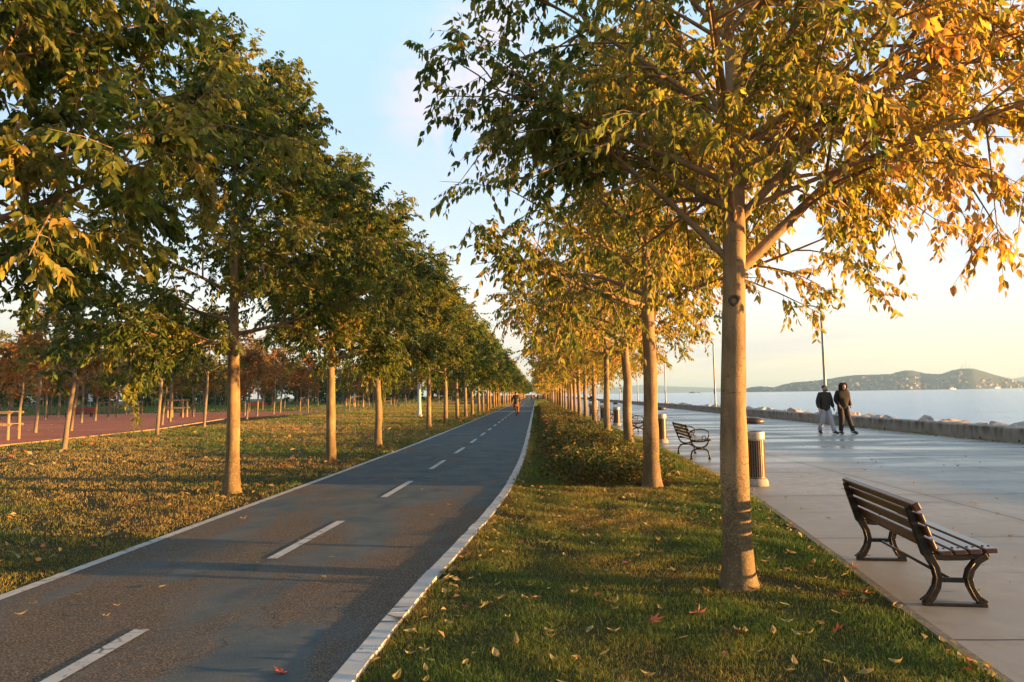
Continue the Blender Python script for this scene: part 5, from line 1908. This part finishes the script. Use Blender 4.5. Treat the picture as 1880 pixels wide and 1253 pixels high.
# cyclist seen from behind
bk = empty('bicycle', (-1.55, 52.4, 0.012))
for y in (-0.52, 0.52):
    wh = MB()
    ring = [(0, y + 0.335 * math.cos(a), 0.345 + 0.335 * math.sin(a)) for a in np.linspace(0, 2 * math.pi, 33)]
    ty = MB().tube(ring, 0.026, 8, cap=False).build('wheel', M['rubber'], bk, True)
    MB().tube([(0, y + 0.305 * math.cos(a), 0.345 + 0.305 * math.sin(a)) for a in np.linspace(0, 2 * math.pi, 33)], 0.012, 6, cap=False).build('rim', M['chrome'], ty, True)
    sp_ = MB()
    for k in range(14):
        a = k * 2 * math.pi / 14
        sp_.tube([(0.02 * (-1) ** k, y, 0.345), (0, y + 0.3 * math.cos(a), 0.345 + 0.3 * math.sin(a))], 0.0025, 4)
    sp_.tube([(-0.05, y, 0.345), (0.05, y, 0.345)], 0.022, 8)
    sp_.build('spokes', M['chrome'], ty)
fr = MB()
for pts, r_ in (([(0, -0.06, 0.30), (0, -0.20, 0.80), (0, -0.22, 0.93)], 0.018), ([(0, -0.06, 0.30), (0, 0.36, 0.78)], 0.02), ([(0, -0.19, 0.76), (0, 0.35, 0.84)], 0.018),
                ([(0.05, -0.52, 0.345), (0.03, -0.06, 0.30)], 0.011), ([(-0.05, -0.52, 0.345), (-0.03, -0.06, 0.30)], 0.011), ([(0.05, -0.52, 0.345), (0.015, -0.20, 0.76)], 0.010),
                ([(-0.05, -0.52, 0.345), (-0.015, -0.20, 0.76)], 0.010), ([(0.05, 0.52, 0.345), (0.03, 0.40, 0.72), (0, 0.34, 0.95)], 0.013), ([(-0.05, 0.52, 0.345), (-0.03, 0.40, 0.72)], 0.013)):
    fr.tube(pts, r_, 8)
fr.build('frame', M['bike_paint'], bk, True)
MB().tube([(-0.30, 0.20, 1.03), (-0.18, 0.30, 1.04), (0, 0.34, 1.0), (0.18, 0.30, 1.04), (0.30, 0.20, 1.03)], 0.014, 8).build('handlebar', M['bike_paint'], bk, True)
MB().blob((0, -0.24, 0.95), (0.075, 0.13, 0.035), 12, 8).build('saddle', M['rubber'], bk, True)
MB().box((0, -0.46, 0.80), (0.19, 0.22, 0.20), None, 0.03).build('rear_bag', M['red_bag'], bk)
cr_ = MB().lathe([(0.09, -0.006), (0.09, 0.006)], 18).build('chainring', M['chrome'], bk, loc=(0.06, -0.06, 0.30))
cr_.rotation_euler = (0, math.pi / 2, 0)
for sx, yy, zz in ((-1, 0.06, 0.44), (1, -0.14, 0.15)):
    MB().tube([(sx * 0.07, -0.06, 0.30), (sx * 0.085, yy, zz)], 0.011, 6).build('crank', M['chrome'], bk, True)
    MB().box((sx * 0.13, yy, zz), (0.09, 0.09, 0.02), None, 0.004).build('pedal', M['rubber'], bk)
tag(bk, 'dark bicycle with a red rear bag ridden away along the cycle path', 'bicycle')
J4 = dict(pelvis=(0, -0.22, 1.06), chest=(0, -0.12, 1.38), neck=(0, -0.04, 1.58), head=(0, 0.0, 1.70), face=(0, 1, -0.1),
          sh_l=(-0.19, -0.06, 1.50), el_l=(-0.30, 0.06, 1.26), wr_l=(-0.29, 0.17, 1.07), sh_r=(0.19, -0.06, 1.50), el_r=(0.30, 0.06, 1.26), wr_r=(0.29, 0.17, 1.07),
          hip_l=(-0.10, -0.2, 1.0), kn_l=(-0.16, 0.20, 0.88), an_l=(-0.14, 0.03, 0.54), toe_l=(-0.14, 0.13, 0.475), hip_r=(0.10, -0.2, 1.0), kn_r=(0.14, 0.08, 0.60), an_r=(0.14, -0.18, 0.26), toe_r=(0.14, -0.07, 0.19))
person('cyclist in a black jacket and brown trousers riding away down the path', (-1.55, 52.4, 0.012), 0, 1.0, J4, dict(base_m, jacket=M['navy'], trousers=M['brown_trouser']))
for k, (u, v, m_) in enumerate(((-1.2, 175, 'red_bag'), (-0.2, 190, 'boat_white'), (0.3, 150, 'navy'))):
    J5 = {kk: vv_ for kk, vv_ in J1.items()}
    person(['tiny far figure in red where the path vanishes', 'tiny far figure in white where the path vanishes', 'tiny far figure in black where the path vanishes'][k], (u, v, 0.012), 0, 1.0, J5, dict(base_m, jacket=M[m_], trousers=M['dark_trouser']))

# ------------------------------------------------------------------ haze over the sea and the island
m, t, out = material('sea_haze')
vol = t.add('ShaderNodeVolumePrincipled')
vol.inputs['Color'].default_value = (0.42, 0.70, 1.0, 1)
vol.inputs['Density'].default_value = 1.2e-4
vol.inputs['Anisotropy'].default_value = 0.2
t.l.new(vol.outputs[0], out.inputs['Volume'])
hz = MB().box((1500, 5500, 75), (9000, 13000, 156)).build('haze', m)
tag(hz, 'thin pale sea haze', 'haze', kind='stuff')
